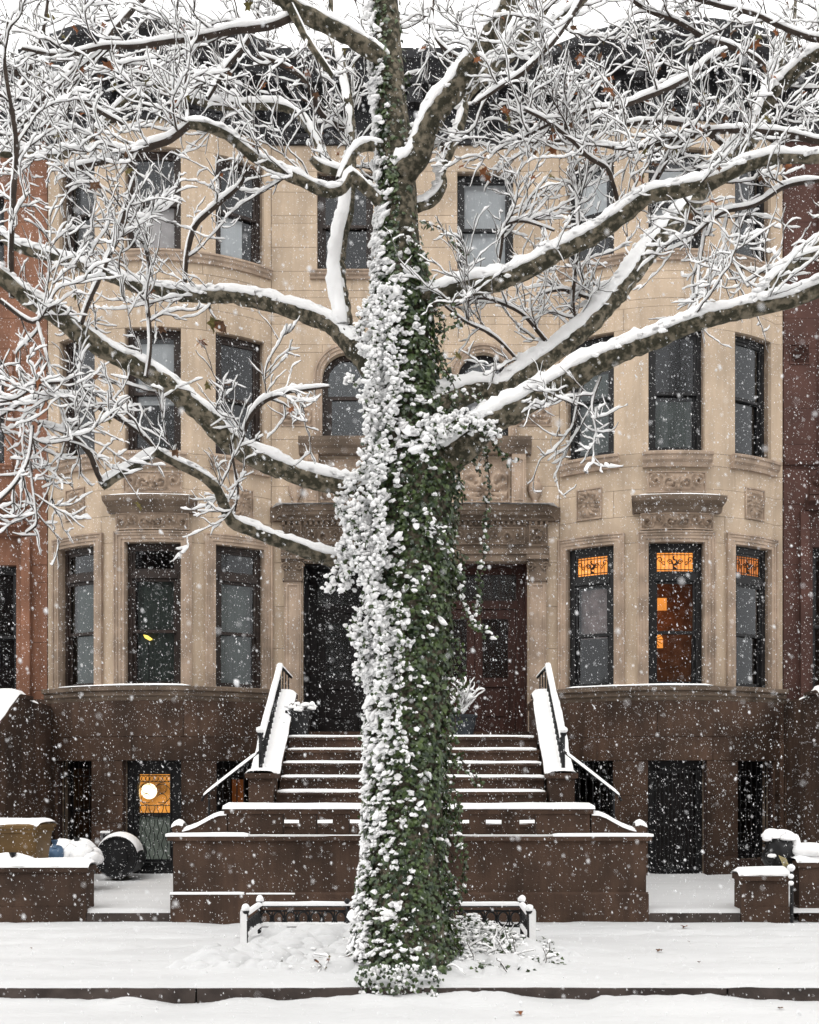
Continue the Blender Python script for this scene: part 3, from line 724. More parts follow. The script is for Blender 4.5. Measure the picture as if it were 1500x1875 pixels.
    for s_ in (1.91, 2.15):
        c = (-sign*s_, FACE_Y-0.14, 5.24)
        m_.tube([(c[0]+0.075*(1-i/16)*math.cos(i*0.7), c[1], c[2]+0.075*(1-i/16)*math.sin(i*0.7)) for i in range(15)], 0.020, 5)
    obj('capital', m_, M['portal_stone'], h)
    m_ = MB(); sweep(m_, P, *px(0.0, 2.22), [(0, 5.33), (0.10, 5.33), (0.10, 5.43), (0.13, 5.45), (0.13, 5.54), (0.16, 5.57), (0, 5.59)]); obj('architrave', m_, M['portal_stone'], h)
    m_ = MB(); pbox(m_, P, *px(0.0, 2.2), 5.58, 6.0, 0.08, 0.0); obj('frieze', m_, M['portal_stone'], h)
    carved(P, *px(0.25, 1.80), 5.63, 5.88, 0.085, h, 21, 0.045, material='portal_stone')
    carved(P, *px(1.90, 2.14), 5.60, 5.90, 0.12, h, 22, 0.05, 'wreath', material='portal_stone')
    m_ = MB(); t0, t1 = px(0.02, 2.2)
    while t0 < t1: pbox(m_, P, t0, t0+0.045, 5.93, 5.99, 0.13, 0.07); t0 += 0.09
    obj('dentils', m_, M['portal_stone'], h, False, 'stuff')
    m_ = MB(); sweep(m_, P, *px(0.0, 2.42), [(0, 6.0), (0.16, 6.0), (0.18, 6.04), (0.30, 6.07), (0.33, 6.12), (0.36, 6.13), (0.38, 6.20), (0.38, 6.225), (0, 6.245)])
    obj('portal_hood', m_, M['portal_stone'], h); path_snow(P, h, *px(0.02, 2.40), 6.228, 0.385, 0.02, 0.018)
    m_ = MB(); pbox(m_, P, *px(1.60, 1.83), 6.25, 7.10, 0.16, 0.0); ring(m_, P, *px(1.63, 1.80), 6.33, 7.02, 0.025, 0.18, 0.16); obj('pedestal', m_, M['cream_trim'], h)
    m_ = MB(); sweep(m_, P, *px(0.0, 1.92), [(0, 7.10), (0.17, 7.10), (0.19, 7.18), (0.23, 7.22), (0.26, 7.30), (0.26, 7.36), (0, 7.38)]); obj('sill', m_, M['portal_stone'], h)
    carved(P, *px(0.80, 1.55), 6.35, 7.02, 0.02, h, 31, 0.06, 'scroll', 'volute_panel', 'cream_trim')
    carved(P, x2(2.25), x2(1.72), 7.62, 7.98, 0.004, h, 33, 0.05, 'scroll', 'ornament', 'cream_trim')
    m_ = MB(); m_.lathe([(0.08, 0), (0.085, 0.03), (0.05, 0.06), (0.045, 0.09), (0.11, 0.18), (0.125, 0.30), (0.10, 0.37), (0.07, 0.39), (0.085, 0.42), (0.06, 0.47), (0.015, 0.53)], (-sign*1.99, FACE_Y-0.02, 6.27), 16)
    obj('urn', m_, M['cream_trim'], h, True)
    # doors in the portal
    xa, xb = sorted((-sign*0.14, -sign*1.87))
    dm = 'black_door' if L else 'red_door'; yd = FACE_Y + (0.85 if L else 0.40)
    m_ = MB(); m_.box(xa-0.05, xb+0.05, FACE_Y-0.35, FACE_Y+1.2, 2.36, 2.50); obj('threshold', m_, M['brownstone'], h)
    m_ = MB(); m_.box(xa, xa+0.02, FACE_Y+0.10, yd+0.1, 2.5, 5.33); m_.box(xb-0.02, xb, FACE_Y+0.10, yd+0.1, 2.5, 5.33); m_.box(xa, xb, FACE_Y+0.10, yd+0.1, 5.31, 5.36); m_.box(xa, xb, yd+0.08, yd+0.1, 2.5, 5.33)
    obj('vestibule', m_, M[dm], h)
    w = (xb-xa)
    m_ = MB(); m_.box(xa+0.02, xa+0.16, yd-0.03, yd+0.06, 2.5, 5.31); m_.box(xb-0.16, xb-0.02, yd-0.03, yd+0.06, 2.5, 5.31); m_.box(xa+0.16, xb-0.16, yd-0.03, yd+0.06, 4.62, 4.76); m_.box(xa+0.16, xb-0.16, yd-0.03, yd+0.06, 5.2, 5.31)
    df = obj('door_frame', m_, M[dm], h)
    m_ = MB(); m_.box(xa+0.16, xb-0.16, yd+0.01, yd+0.014, 4.76, 5.2); obj('pane', m_, M['window_glass'], df)
    xm = (xa+xb)/2
    for u, v in ((xa+0.165, xm-0.004), (xm+0.004, xb-0.165)):
        m_ = MB(); m_.box(u, u+0.13, yd, yd+0.05, 2.5, 4.615); m_.box(v-0.13, v, yd, yd+0.05, 2.5, 4.615)
        for z0, z1 in ((2.5, 2.72), (3.30, 3.45), (4.45, 4.615)): m_.box(u+0.13, v-0.13, yd, yd+0.05, z0, z1)
        m_.box(u+0.13, v-0.13, yd+0.03, yd+0.045, 2.72, 3.30); m_.box(u+0.19, v-0.19, yd+0.012, yd+0.03, 2.80, 3.22)
        d_ = obj('door', m_, M[dm], h)
        m_ = MB(); m_.box(u+0.13, v-0.13, yd+0.025, yd+0.03, 3.45, 4.45); obj('pane', m_, M['window_glass'], d_)
        m_ = MB(); m_.ball(((v-0.06) if u < xm-0.2 else (u+0.06), yd-0.03, 3.38), 0.03); obj('door_knob', m_, M['grey_metal'], d_, True)
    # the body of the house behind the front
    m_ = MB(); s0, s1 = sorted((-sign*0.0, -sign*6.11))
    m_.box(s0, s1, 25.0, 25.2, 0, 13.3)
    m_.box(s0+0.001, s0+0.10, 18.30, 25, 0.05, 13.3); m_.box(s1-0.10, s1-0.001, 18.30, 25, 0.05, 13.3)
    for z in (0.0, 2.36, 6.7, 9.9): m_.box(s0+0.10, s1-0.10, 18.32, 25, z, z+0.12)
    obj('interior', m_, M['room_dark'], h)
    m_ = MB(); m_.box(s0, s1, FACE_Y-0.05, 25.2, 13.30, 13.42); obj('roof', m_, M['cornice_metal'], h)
    if L:
        pass
    else:
        # warm things seen through the lit parlour window
        m_ = MB(); X0 = 4.2
        m_.box(X0-0.32, X0+0.05, 18.29, 18.30, 4.53+0.05, 4.74+0.05); obj('lit_transom', m_, M['lit_amber'], h)
        m_ = MB(); m_.prism([(X0-0.32+0.30*i/10, 3.98+0.30*1.0*math.sin(math.pi*(0.16+0.68*i/10))*0.97-0.02) for i in range(11)] + [(X0-0.02, 3.94), (X0-0.32, 3.94)], 18.26, 18.27)
        fan = obj('fanlight', m_, M['lit_amber'], h)
        m_ = MB()
        for i in range(13):
            q = 2*math.pi*i/13; m_.tube([(X0-0.17+0.02*math.cos(q), 18.245, 4.08+0.02*math.sin(q)), (X0-0.17+0.145*math.cos(q), 18.245, 4.08+0.145*math.sin(q))], 0.005, 4)
        m_.ball((X0-0.17, 18.245, 4.08), 0.035)
        obj('fan_ribs', m_, M['lead'], fan)
        m_ = MB(); m_.box(X0-0.75, X0+0.95, 18.80, 18.84, 2.6, 5.3); obj('lit_wall', m_, M['warm_wall'], h)
        pl_ = bpy.data.lights.new('parlour_light', 'POINT'); pl_.energy = 1.3; pl_.color = (1, 0.50, 0.16); pl_.shadow_soft_size = 0.08; po = bpy.data.objects.new('parlour_light', pl_); C.objects.link(po); po.location = (X0-0.15, 18.45, 4.52); po.parent = h
        m_ = MB(); m_.box(5.15, 5.45, 18.35, 18.37, 3.3, 4.9); obj('curtain', m_, M['warm_wall'], h)
    return h
HL = build_house(1, 'cream stone bow-fronted house with the black open doorway left of the tree')
HR = build_house(-1, 'cream stone bow-fronted house with glowing amber stained glass parlour windows')

def neighbour(x0, sign, label, sm, fm, holes, z_base):
    """flat-fronted house next door; t runs away from the cream pair"""
    P = Path('flat', x0, sign)
    h = thing('row_house', label, 'house', (0, 0, 0))
    Wd = 5.6
    core(P, h, 0, Wd, 0, 12.4, holes, 'mortar_dark')
    wall = obj('wall', (lambda m_: (pbox(m_, P, 0, Wd, 12.2, 12.4, -0.07, -0.3), m_)[1])(MB()), M['mortar_dark'], h)
    zz = sorted({3.05, 4.0, 5.0, 5.95, 6.3, 6.9, 7.9, 8.9, 9.4, 10.0, 11.0, 12.0, 12.35} | {hh[i] for hh in holes for i in (2, 3) if hh[i] > 3.05})
    rows(P, wall, zz, 0.003, Wd, holes, sm, 0.0, -0.07, 1.3, 0.003)
    rows(P, wall, [0.0, 0.6, 1.2, 1.8, 2.4, 3.05], 0.003, Wd, holes, 'brownstone', 0.05, -0.07, 1.3, 0.004)
    for hh in holes:
        window(P, h, *hh, 'black_frame')
        m_ = MB(); w = 0.13
        pbox(m_, P, hh[0]-w, hh[0], hh[2], hh[3]+w, 0.045, -0.06); pbox(m_, P, hh[1], hh[1]+w, hh[2], hh[3]+w, 0.045, -0.06); pbox(m_, P, hh[0], hh[1], hh[3], hh[3]+w, 0.045, -0.06)
        obj('window_surround', m_, M[sm], h)
        sill(P, h, hh[0]-0.15, hh[1]+0.15, hh[2], 0.16, 0.12, material=sm)
    m_ = MB(); sweep(m_, P, 0.02, Wd, [(-0.2, 12.35), (0.05, 12.35), (0.08, 12.5), (0.08, 12.9), (0.45, 13.0), (0.55, 13.25), (0.58, 13.38), (-0.2, 13.45)]); obj('cornice', m_, M['cornice_metal'], h)
    path_snow(P, h, 0.03, Wd-0.02, 13.38, 0.56, -0.18, 0.04)
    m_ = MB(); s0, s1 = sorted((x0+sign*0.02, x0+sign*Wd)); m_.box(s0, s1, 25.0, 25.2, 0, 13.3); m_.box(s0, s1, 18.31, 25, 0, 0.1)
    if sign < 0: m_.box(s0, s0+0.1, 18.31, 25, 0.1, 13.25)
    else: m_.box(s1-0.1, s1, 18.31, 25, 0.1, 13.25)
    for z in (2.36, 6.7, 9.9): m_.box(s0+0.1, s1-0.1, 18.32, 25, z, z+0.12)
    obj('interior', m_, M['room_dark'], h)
    m_ = MB(); m_.box(s0, s1, FACE_Y-0.05, 25.2, 13.30, 13.40); obj('roof', m_, M['cornice_metal'], h)
    return P, h
PL, NL = neighbour(-6.125, -1, 'orange brownstone house along the left edge of the row', 'orange_stone', 'black_frame',
    [(0.50, 1.75, 2.95, 5.28), (0.70, 1.60, 6.95, 8.70), (0.70, 1.60, 10.1, 11.45), (3.4, 4.4, 3.2, 5.3), (3.4, 4.4, 6.95, 8.7), (3.4, 4.4, 10.1, 11.45)], 3)
PR, NR = neighbour(6.13, 1, 'dark red brownstone house along the right edge of the row', 'red_stone', 'black_frame',
    [(0.47, 1.40, 3.0, 5.58), (0.70, 1.60, 7.3, 9.1), (0.70, 1.60, 10.2, 11.7), (3.4, 4.4, 3.2, 5.3), (3.4, 4.4, 7.3, 9.1), (3.4, 4.4, 10.2, 11.7)], 3)
for P, h, sm, zs in ((PL, NL, 'orange_stone', (5.75, 6.35)), (PR, NR, 'red_stone', (6.18, 6.95))):
    m_ = MB(); sweep(m_, P, 0.35, 2.2, [(0, zs[0]), (0.10, zs[0]), (0.14, zs[0]+0.08), (0.26, zs[0]+0.12), (0.28, zs[0]+0.20), (0, zs[0]+0.22)]); obj('hood', m_, M[sm], h)
    m_ = MB(); sweep(m_, P, 0.01, 4.0, [(0, zs[1]), (0.05, zs[1]), (0.08, zs[1]+0.06), (0.08, zs[1]+0.10), (0, zs[1]+0.12)]); obj('string_course', m_, M[sm], h)
    carved(P, 0.45, 1.8, zs[0]+0.30, zs[1]-0.06, 0.01, h, 41, 0.05, 'scroll', 'carved_panel', sm)
    m_ = MB(); pbox(m_, P, 0.26, 0.40, 3.06, zs[0]-0.02, 0.10, 0.0); obj('pilaster', m_, M[sm], h)
carved(PR, 0.12, 0.42, 8.65, 8.95, 0.003, NR, 51, 0.06, 'wreath', 'rosette', 'red_stone')
carved(PL, 0.14, 0.44, 6.0, 6.3, 0.003, NL, 52, 0.05, 'wreath', 'rosette', 'orange_stone')

# ------------------------------------------------------------------ the shared stoop
st = thing('stoop', 'brown stone double stoop with snowy steps behind the tree trunk', 'stoop', (0, WALL_Y, 0)); st.location = (0,0,0); bpy.context.view_layer.update()
m_ = MB(); m_.box(-2.80, 2.81, WALL_Y, WALL_Y+0.30, -0.05, 0.975); fw_ = obj('front_wall', m_, M['brownstone'], st)
m_ = MB(); m_.box(-2.825, 2.835, WALL_Y-0.035, WALL_Y+0.02, -0.05, 0.34); m_.prism([(WALL_Y-0.035, 0.34), (WALL_Y-0.001, 0.34), (WALL_Y-0.001, 0.365)], -2.825, 2.835, 'x'); obj('plinth', m_, M['brownstone'], st)
m_ = MB(); m_.box(-2.86, 2.87, WALL_Y-0.045, WALL_Y+0.33, 0.975, 1.035); obj('coping', m_, M['brownstone'], st)
snow_strip([(-2.88, WALL_Y-0.012, 1.036), (-1.9, WALL_Y-0.012, 1.036)], 0.035, 0.035, st); snow_strip([(-1.95, WALL_Y-0.018, 1.036), (2.0, WALL_Y-0.018, 1.036)], 0.022, 0.010, st); snow_strip([(1.7, WALL_Y-0.012, 1.036), (2.89, WALL_Y-0.012, 1.036)], 0.035, 0.032, st)
snow_strip([(-2.83, WALL_Y-0.014, 0.35), (-1.95, WALL_Y-0.014, 0.35)], 0.022, 0.018, st); snow_strip([(-1.93, WALL_Y-0.018, 0.352), (-1.35, WALL_Y-0.018, 0.352)], 0.014, 0.006, st)
YP0, YP1 = WALL_Y+0.03, WALL_Y+0.22
m_ = MB(); m_.box(-2.20, 2.19, YP0, YP1, 1.29, 1.36); obj('parapet_coping', m_, M['brownstone'], st)
snow_strip([(-2.22, (YP0+YP1)/2, 1.36), (2.21, (YP0+YP1)/2, 1.36)], 0.105, 0.062, st)
ops = sorted([s*q for q in (0.23, 0.62, 1.01, 1.41) for s in (-1, 1)]); e = [-2.16] + [v for o_ in ops for v in (o_-0.098, o_+0.098)] + [2.15]
for u, v in zip(e[0::2], e[1::2]):
    m_ = MB(); m_.box(u, v, YP0+0.015, YP1-0.015, 1.035, 1.29)
    if u > -1 and v < 1: m_.box((u+v)/2-0.012+0.0, (u+v)/2+0.012, YP0+0.008, YP0+0.02, 1.06, 1.27)
    obj('parapet_stone', m_, M['brownstone'], st)
for s_ in (-1, 1):
    q = [(2.17, 1.035), (2.17, 1.285), (2.26, 1.28), (2.34, 1.25), (2.43, 1.20), (2.53, 1.145), (2.62, 1.11), (2.70, 1.09), (2.70, 1.035)]
    poly = [(s_*x, z) for x, z in q]
    m_ = MB(); m_.prism(poly if s_ > 0 else poly[::-1], YP0+0.01, YP1-0.01)
    m_.tube([(s_*2.755, YP0+0.01, 1.105), (s_*2.755, YP1-0.01, 1.105)], 0.068, 14)
    obj('scroll_end', m_, M['brownstone'], st)
    snow_strip([(s_*x, (YP0+YP1)/2, z) for x, z in q[1:8]], 0.10, 0.045, st)
    snow_strip([(s_*2.69, (YP0+YP1)/2, 1.155), (s_*2.755, (YP0+YP1)/2, 1.172), (s_*2.83, (YP0+YP1)/2, 1.140)], 0.10, 0.055, st, seg=0.025)
    # side flight from the areaway up to the landing
    for k in range(4):
        m_ = MB(); x0, x1 = sorted((s_*(1.86+0.26*k), s_*(1.86+0.26*(k+1)))); m_.box(x0, x1, WALL_Y+0.30, WALL_Y+1.40, 0.05, 0.94-0.20*(k+1)); obj('step', m_, M['brownstone'], st)
        snow_strip([((x0+x1)/2, WALL_Y+0.31, 0.94-0.2*(k+1)), ((x0+x1)/2, WALL_Y+1.39, 0.94-0.2*(k+1))], 0.125, 0.04, st, seg=0.12)
m_ = MB(); m_.box(-1.86, 1.86, WALL_Y+0.30, 13.97, 0.05, 0.94); obj('landing', m_, M['brownstone'], st)
snow_strip([(-1.84, 13.54, 0.94), (1.84, 13.54, 0.94)], 0.40, 0.05, st, seg=0.1)
for k in range(-2, 5):
    z = 1.54+0.2*k; y = 14.6+0.32*k; y1 = y+0.34 if k < 4 else 17.64
    m_ = MB(); m_.box(-1.83, 1.82, y+0.012, y1, z-0.22 if k > -2 else 0.9, z-0.045); m_.box(-1.83, 1.82, y-0.02, y1, z-0.045, z); obj('step', m_, M['brownstone'], st)
    wv = 0.15 if k < 4 else 0.15
    snow_strip([(-1.815+0.03*math.sin(k*3), y+0.135, z+0.001), (1.80-0.03*math.sin(k*5), y+0.135, z+0.001)], wv, 0.036 if k < 4 else 0.028, st)
for s_ in (-1, 1):
    x0, x1 = sorted((s_*1.84, s_*2.20))
    m_ = MB(); m_.prism([(14.45, 0.1), (14.45, 1.72), (14.85, 1.72), (16.65, 2.97), (17.60, 2.97), (17.60, 0.1)], x0+0.02, x1-0.02, 'x'); obj('cheek_wall', m_, M['brownstone'], st)
    m_ = MB(); m_.prism([(14.40, 1.72), (14.40, 1.79), (14.86, 1.79), (16.66, 3.04), (16.90, 3.04), (16.90, 2.97), (16.65, 2.97), (14.85, 1.72)], x0-0.02, x1+0.02, 'x'); obj('cheek_coping', m_, M['brownstone'], st)
    xm = (x0+x1)/2
    snow_strip([(xm, 14.40, 1.79), (xm, 14.84, 1.80), (xm, 16.66, 3.045), (xm, 16.92, 3.05)], 0.20, 0.065, st, side=(1, 0, 0))
    # iron railing on the cheek wall with its handrail down the side flight
    rl = thing('stair_railing', 'snow-topped iron railing on the %s cheek wall of the stoop, %s' % (('left', 'below the dark parlour windows') if s_ < 0 else ('right', 'below the amber lit windows')), 'railing', (0,0,0), 'iron railings of the stoop')
    xr = s_*2.06; ry = lambda y: 2.27 + (y-14.72)*(3.46-2.27)/(16.6-14.72); cy_ = lambda y: 1.80+max(0, (min(y, 16.66)-14.86))*0.694
    m_ = MB(); m_.tube([(xr, 14.70, 2.255), (xr, 16.60, 3.46)], 0.020, 6); m_.tube([(xr, 16.60, 3.46), (xr-s_*0.12, 17.05, 3.32)], 0.018, 6); obj('top_rail', m_, M['iron'], rl)
    m_ = MB(); m_.tube([(xr, 14.86, 1.93), (xr, 16.58, 3.12)], 0.013, 5); obj('bottom_rail', m_, M['iron'], rl)
    m_ = MB(); m_.tube([(xr, 14.70, 1.75), (xr, 14.70, 2.31)], 0.024, 8); m_.ball((xr, 14.70, 2.33), 0.045); obj('newel', m_, M['iron'], rl, True)
    m_ = MB(); m_.tube([(xr, 16.60, 3.0), (xr, 16.60, 3.47)], 0.020, 6); obj('post', m_, M['iron'], rl)
    for i in range(1, 15):
        y = 14.70+1.90*i/15; m_ = MB(); m_.tube([(xr, y, cy_(y)+0.0), (xr, y, ry(y))], 0.011, 5); obj('baluster', m_, M['iron'], rl)
    for i in range(1, 4):
        t = i/4; m_ = MB(); m_.tube([(xr-s_*0.12*t, 16.6+0.45*t, 3.0), (xr-s_*0.12*t, 16.6+0.45*t, 3.46-0.14*t)], 0.011, 5); obj('baluster', m_, M['iron'], rl)
    m_ = MB(); m_.tube([(xr, 14.62, 2.08), (xr+s_*0.05, 14.45, 2.02), (s_*2.76, 14.42, 1.50), (s_*2.80, 14.42, 1.42)], 0.018, 6); m_.tube([(s_*2.70, 14.42, 1.54), (s_*2.70, 14.42, 0.16)], 0.015, 6); obj('handrail', m_, M['iron'], rl)
    snow_strip([(xr, 14.72, 2.275), (xr, 16.62, 3.48)], 0.040, 0.055, rl, side=(1, 0, 0)); snow_strip([(xr, 16.60, 3.48), (xr-s_*0.12, 17.05, 3.335)], 0.022, 0.022, rl)
    snow_strip([(xr+s_*0.02, 14.47, 2.045), (s_*2.77, 14.42, 1.50)], 0.036, 0.042, rl, side=(0, 1, 0))
    mm = MB(); mm.ball((xr, 14.69, 2.38), 0.06, (1, 1, 0.8)); obj('snow', mm, M['snow'], rl, True)
# stoops of the houses next door: only the near cheek wall shows
for s_, lab in ((-1, 'snow-topped brown cheek wall of the next stoop at the left edge'), (1, 'snow-topped brown cheek wall of the next stoop at the right edge')):
    t = thing('stoop', lab, 'stoop', (0,0,0))
    x0, x1 = sorted((s_*6.02, s_*6.40)); zt = 3.02 if s_ < 0 else 3.08
    if s_ > 0: x0 += 0.13; x1 += 0.13
    m_ = MB(); m_.prism([(13.3, 0.0), (13.3, 1.0), (16.5, zt-0.06), (17.2, zt-0.06), (17.9, zt-0.1), (17.9, 0.0)], x0, x1, 'x'); obj('cheek_wall', m_, M['brownstone'], t)
    m_ = MB(); m_.prism([(13.26, 0.98), (13.26, 1.05), (16.5, zt), (17.0, zt), (17.0, zt-0.06), (16.5, zt-0.06), (13.3, 1.0)], x0-0.03, x1+0.03, 'x'); obj('cheek_coping', m_, M['brownstone'], t)
    xm = (x0+x1)/2; snow_strip([(xm, 13.25, 1.05), (xm, 16.45, zt+0.0), (xm, 16.75, zt+0.01)], 0.20, 0.08, t, side=(1, 0, 0))
    snow_strip([(xm, 16.75, zt), (xm+(-s_)*0.22, 17.1, zt-0.10)], 0.06, 0.03, t)
    for k in range(9):
        m_ = MB(); q0, q1 = sorted((x1 if s_ > 0 else x0, (x1+1.6) if s_ > 0 else x0-1.6)); m_.box(q0, q1, 13.6+0.33*k, 17.9, 0.05+0.31*k, 0.05+0.31*(k+1)); obj('step', m_, M['brownstone'], t)
        snow_strip([(q0+0.02, 13.76+0.33*k, 0.05+0.31*(k+1)), (q1-0.02, 13.76+0.33*k, 0.05+0.31*(k+1))], 0.15, 0.05, t, seg=0.1)
# low front walls
def low_wall(label, x0, x1, ztop, y0=WALL_Y, pier=None):
    t = thing('garden_wall', label, 'wall', (0,0,0))
    n = 3 if x1-x0 > 1.5 else 1; w = (x1-x0)/n
    m_ = MB(); m_.box(x0, x1, y0, y0+0.30, -0.05, ztop-0.07); obj('wall', m_, M['brownstone'], t)
    m_ = MB(); m_.box(x0-0.02, x1+0.02, y0-0.03, y0+0.33, ztop-0.07, ztop); obj('coping', m_, M['brownstone'], t)
    m_ = MB(); m_.box(x0-0.01, x1+0.01, y0-0.02, y0+0.02, -0.05, 0.19); obj('plinth', m_, M['brownstone'], t)
    snow_strip([(x0-0.04, y0+0.14, ztop), (x1+0.04, y0+0.14, ztop)], 0.17, 0.085, t)
low_wall('low brown front wall with flat snow cap below the ochre bin', -7.9, -3.83, 0.67)
low_wall('short brown front wall with snow cap right of the right areaway', 3.94, 4.50, 0.57)
low_wall('higher brown front wall with lumpy snow cap at the right edge', 4.66, 8.5, 0.72, WALL_Y+0.10)
# ------------------------------------------------------------------ small things round the houses
def lump_snow(parent, items, nm='snow', sub=ICO2):
    """snow lying in rounded lumps: (centre, radii)"""
    vf = []
    for c, r in items:
        v, f = sub; d = RNG.standard_normal((3, 3))
        w = 1 + 0.06*np.sin(v @ d.T*2).sum(1)
        p = v*w[:, None]*np.array(r); p[:, 2] = np.where(p[:, 2] < 0, p[:, 2]*0.35, p[:, 2])
        vf.append((p + np.array(c), f))
    return obj_np(nm, vf, M['snow'], parent)
# lamp in the basement hall
t = thing('globe_lamp', 'lit white globe lamp glowing behind the left basement door', 'lamp', (0,0,0))
m_ = MB(); m_.ball(W(273, 1449, 17.75), 0.128, k=20, h=12); obj('globe', m_, M['globe'], t, True)
c = W(273, 1449, 17.75); m_ = MB(); m_.tube([(c[0], c[1], c[2]+0.12), (c[0], c[1], 2.30)], 0.008, 5); obj('rod', m_, M['iron'], t)
ld = bpy.data.lights.new('globe_light', 'POINT'); ld.energy = 6; ld.color = (1, 0.6, 0.22); ld.shadow_soft_size = 0.13
lo = bpy.data.objects.new('globe_light', ld); C.objects.link(lo); lo.location = (c[0], c[1]-0.20, c[2]); lo.parent = t
t = thing('reading_lamp', 'small yellow lamp shade glimpsed in the left middle parlour window', 'lamp', (0,0,0))
c = W(271, 1168, 17.455); m_ = MB(); m_.prism([(c[0]-0.07, c[2]+0.05), (c[0]+0.0, c[2]+0.035), (c[0]+0.075, c[2]-0.02), (c[0]+0.03, c[2]-0.045), (c[0]-0.045, c[2]-0.005)], c[1]-0.02, c[1]+0.01); obj('shade', m_, M['yellow_shade'], t)
m_ = MB(); m_.tube([(c[0], c[1]+0.02, c[2]-0.03), (c[0]+0.02, c[1]+0.03, 2.9)], 0.008, 5); obj('stand', m_, M['iron'], t)
# ochre bin
t = thing('wheelie_bin', 'ochre plastic bin with snow on its lid behind the left low wall', 'bin', (0,0,0))
c = W(40, 1600, 14.0); cx, cy = c[0]-0.03, 14.0; BZ = 0.06
def rrect(w, d, r, z, cx, cy, n=5):
    out = []
    for sx, sy, a0 in ((1,1,0),(-1,1,90),(-1,-1,180),(1,-1,270)):
        for i in range(n+1):
            a = math.radians(a0+90*i/n); out.append((cx+sx*(w/2-r)+r*math.cos(a), cy+sy*(d/2-r)+r*math.sin(a), z))
    return out
def loft(mb, rings, caps=True):
    n = len(rings[0]); vs = [p for r in rings for p in r]
    fs = [(i*n+j, i*n+(j+1)%n, (i+1)*n+(j+1)%n, (i+1)*n+j) for i in range(len(rings)-1) for j in range(n)]
    if caps: fs += [tuple(range(n-1, -1, -1)), tuple((len(rings)-1)*n+j for j in range(n))]
    mb.add(vs, fs)
m_ = MB(); loft(m_, [rrect(0.50,0.50,0.06,0.16,cx,cy), rrect(0.60,0.60,0.08,0.75,cx,cy), rrect(0.66,0.66,0.08,1.02,cx,cy), rrect(0.70,0.70,0.08,1.03,cx,cy), rrect(0.70,0.70,0.08,1.08,cx,cy)]); obj('body', m_, M['ochre_plastic'], t, False)
m_ = MB(); loft(m_, [rrect(0.74,0.74,0.09,1.08,cx,cy), rrect(0.75,0.75,0.09,1.12,cx,cy), rrect(0.62,0.62,0.09,1.15,cx,cy)]); m_.tube([(cx-0.25, cy+0.38, 1.06), (cx+0.25, cy+0.38, 1.06)], 0.02, 6); obj('lid', m_, M['ochre_plastic'], t)
for s_ in (-1, 1):
    m_ = MB(); m_.tube([(cx+s_*0.22, cy+0.28, 0.24), (cx+s_*0.29, cy+0.28, 0.24)], 0.10, 14); obj('wheel', m_, M['black_plastic'], t)
snow_strip([(cx-0.37, cy, 1.125), (cx+0.37, cy, 1.125)], 0.37, 0.085, t, seg=0.05)
# heap of bagged rubbish under snow
def bag(label, c, r, snow, material='black_plastic', group='snowed-over rubbish bags'):
    t = thing('rubbish_bag', label, 'bag', (0,0,0), group)
    v, f = ICO2; d = RNG.standard_normal((4, 3)); w = 1+0.10*np.sin(v @ d.T*2.6).sum(1)
    p = v*w[:, None]*np.array(r)*0.93; p[:, 2] = np.maximum(p[:, 2], -r[2]*0.75)
    obj_np('sack', [(p+np.array(c), f)], M[material], t)
    m_ = MB(); m_.lathe([(0.05, 0.0), (0.025, 0.05), (0.05, 0.11)], (c[0]+r[0]*0.2, c[1]-r[1]*0.3, c[2]+r[2]*0.85), 8); obj('knot', m_, M[material], t)
    lump_snow(t, [((c[0]+a*r[0], c[1]-0.10*r[1]+bb*r[1], c[2]+r[2]*0.25), (r[0]*s_, r[1]*0.9, r[2]*0.98*s_)) for a, bb, s_ in snow])
c = W(134, 1578, 15.2); bag('broad white heap of snow-covered rubbish sacks left of the round can', (c[0]+0.02, 15.2, 0.48), (0.31, 0.35, 0.36), [(-0.35, 0, 0.8), (0.2, 0.1, 0.85), (0.75, 0.1, 0.55), (1.0, -0.2, 0.38), (-0.1, -0.2, 0.7), (0.45, -0.3, 0.6)])
c = W(98, 1555, 14.8); bag('blue rubbish bag peeking out of the snow beside the ochre bin', (c[0], 14.8, 0.55), (0.16, 0.16, 0.26), [(0.02, 0.1, 0.72)], 'blue_bag')
c = W(20, 1565, 13.6); bag('low snow mound of bagged rubbish at the foot of the ochre bin', (c[0], 13.45, 0.45), (0.55, 0.25, 0.28), [(0, 0, 1.0), (-0.5, 0, 0.8), (0.5, 0, 0.7)])
# round can lying on its side
t = thing('rubbish_can', 'round black can lying on its side with a crescent of snow', 'bin', (0,0,0))
yc = 16.55; c = W(214, 1570, yc); R0 = 0.325; zc = c[2]; cx = c[0]
m_ = MB(); k = 28
ringp = lambda y, r: [(cx+r*math.cos(2*math.pi*i/k), y, zc+r*math.sin(2*math.pi*i/k)) for i in range(k)]
loft(m_, [ringp(yc, R0*0.90), ringp(yc-0.02, R0*0.93), ringp(yc-0.02, R0), ringp(yc+0.05, R0), ringp(yc+0.06, R0*0.96), ringp(yc+0.6, R0*0.92)]); obj('body', m_, M['black_plastic'], t)
m_ = MB(); loft(m_, [ringp(yc-0.021, R0*0.5), ringp(yc-0.035, R0*0.5), ringp(yc-0.036, R0*0.44)]); obj('base_boss', m_, M['black_plastic'], t)
P_ = np.array([(cx+R0*math.cos(a), yc+0.18, zc+R0*math.sin(a)) for a in np.linspace(math.radians(12), math.radians(165), 26)])
snow_strip([tuple(p) for p in P_], 0.19, 0.055, t, side=(0, 1, 0), seg=0.03)
t = thing('meter_box', 'small grey utility box with a snow cap by the basement door', 'utility box', (0,0,0))
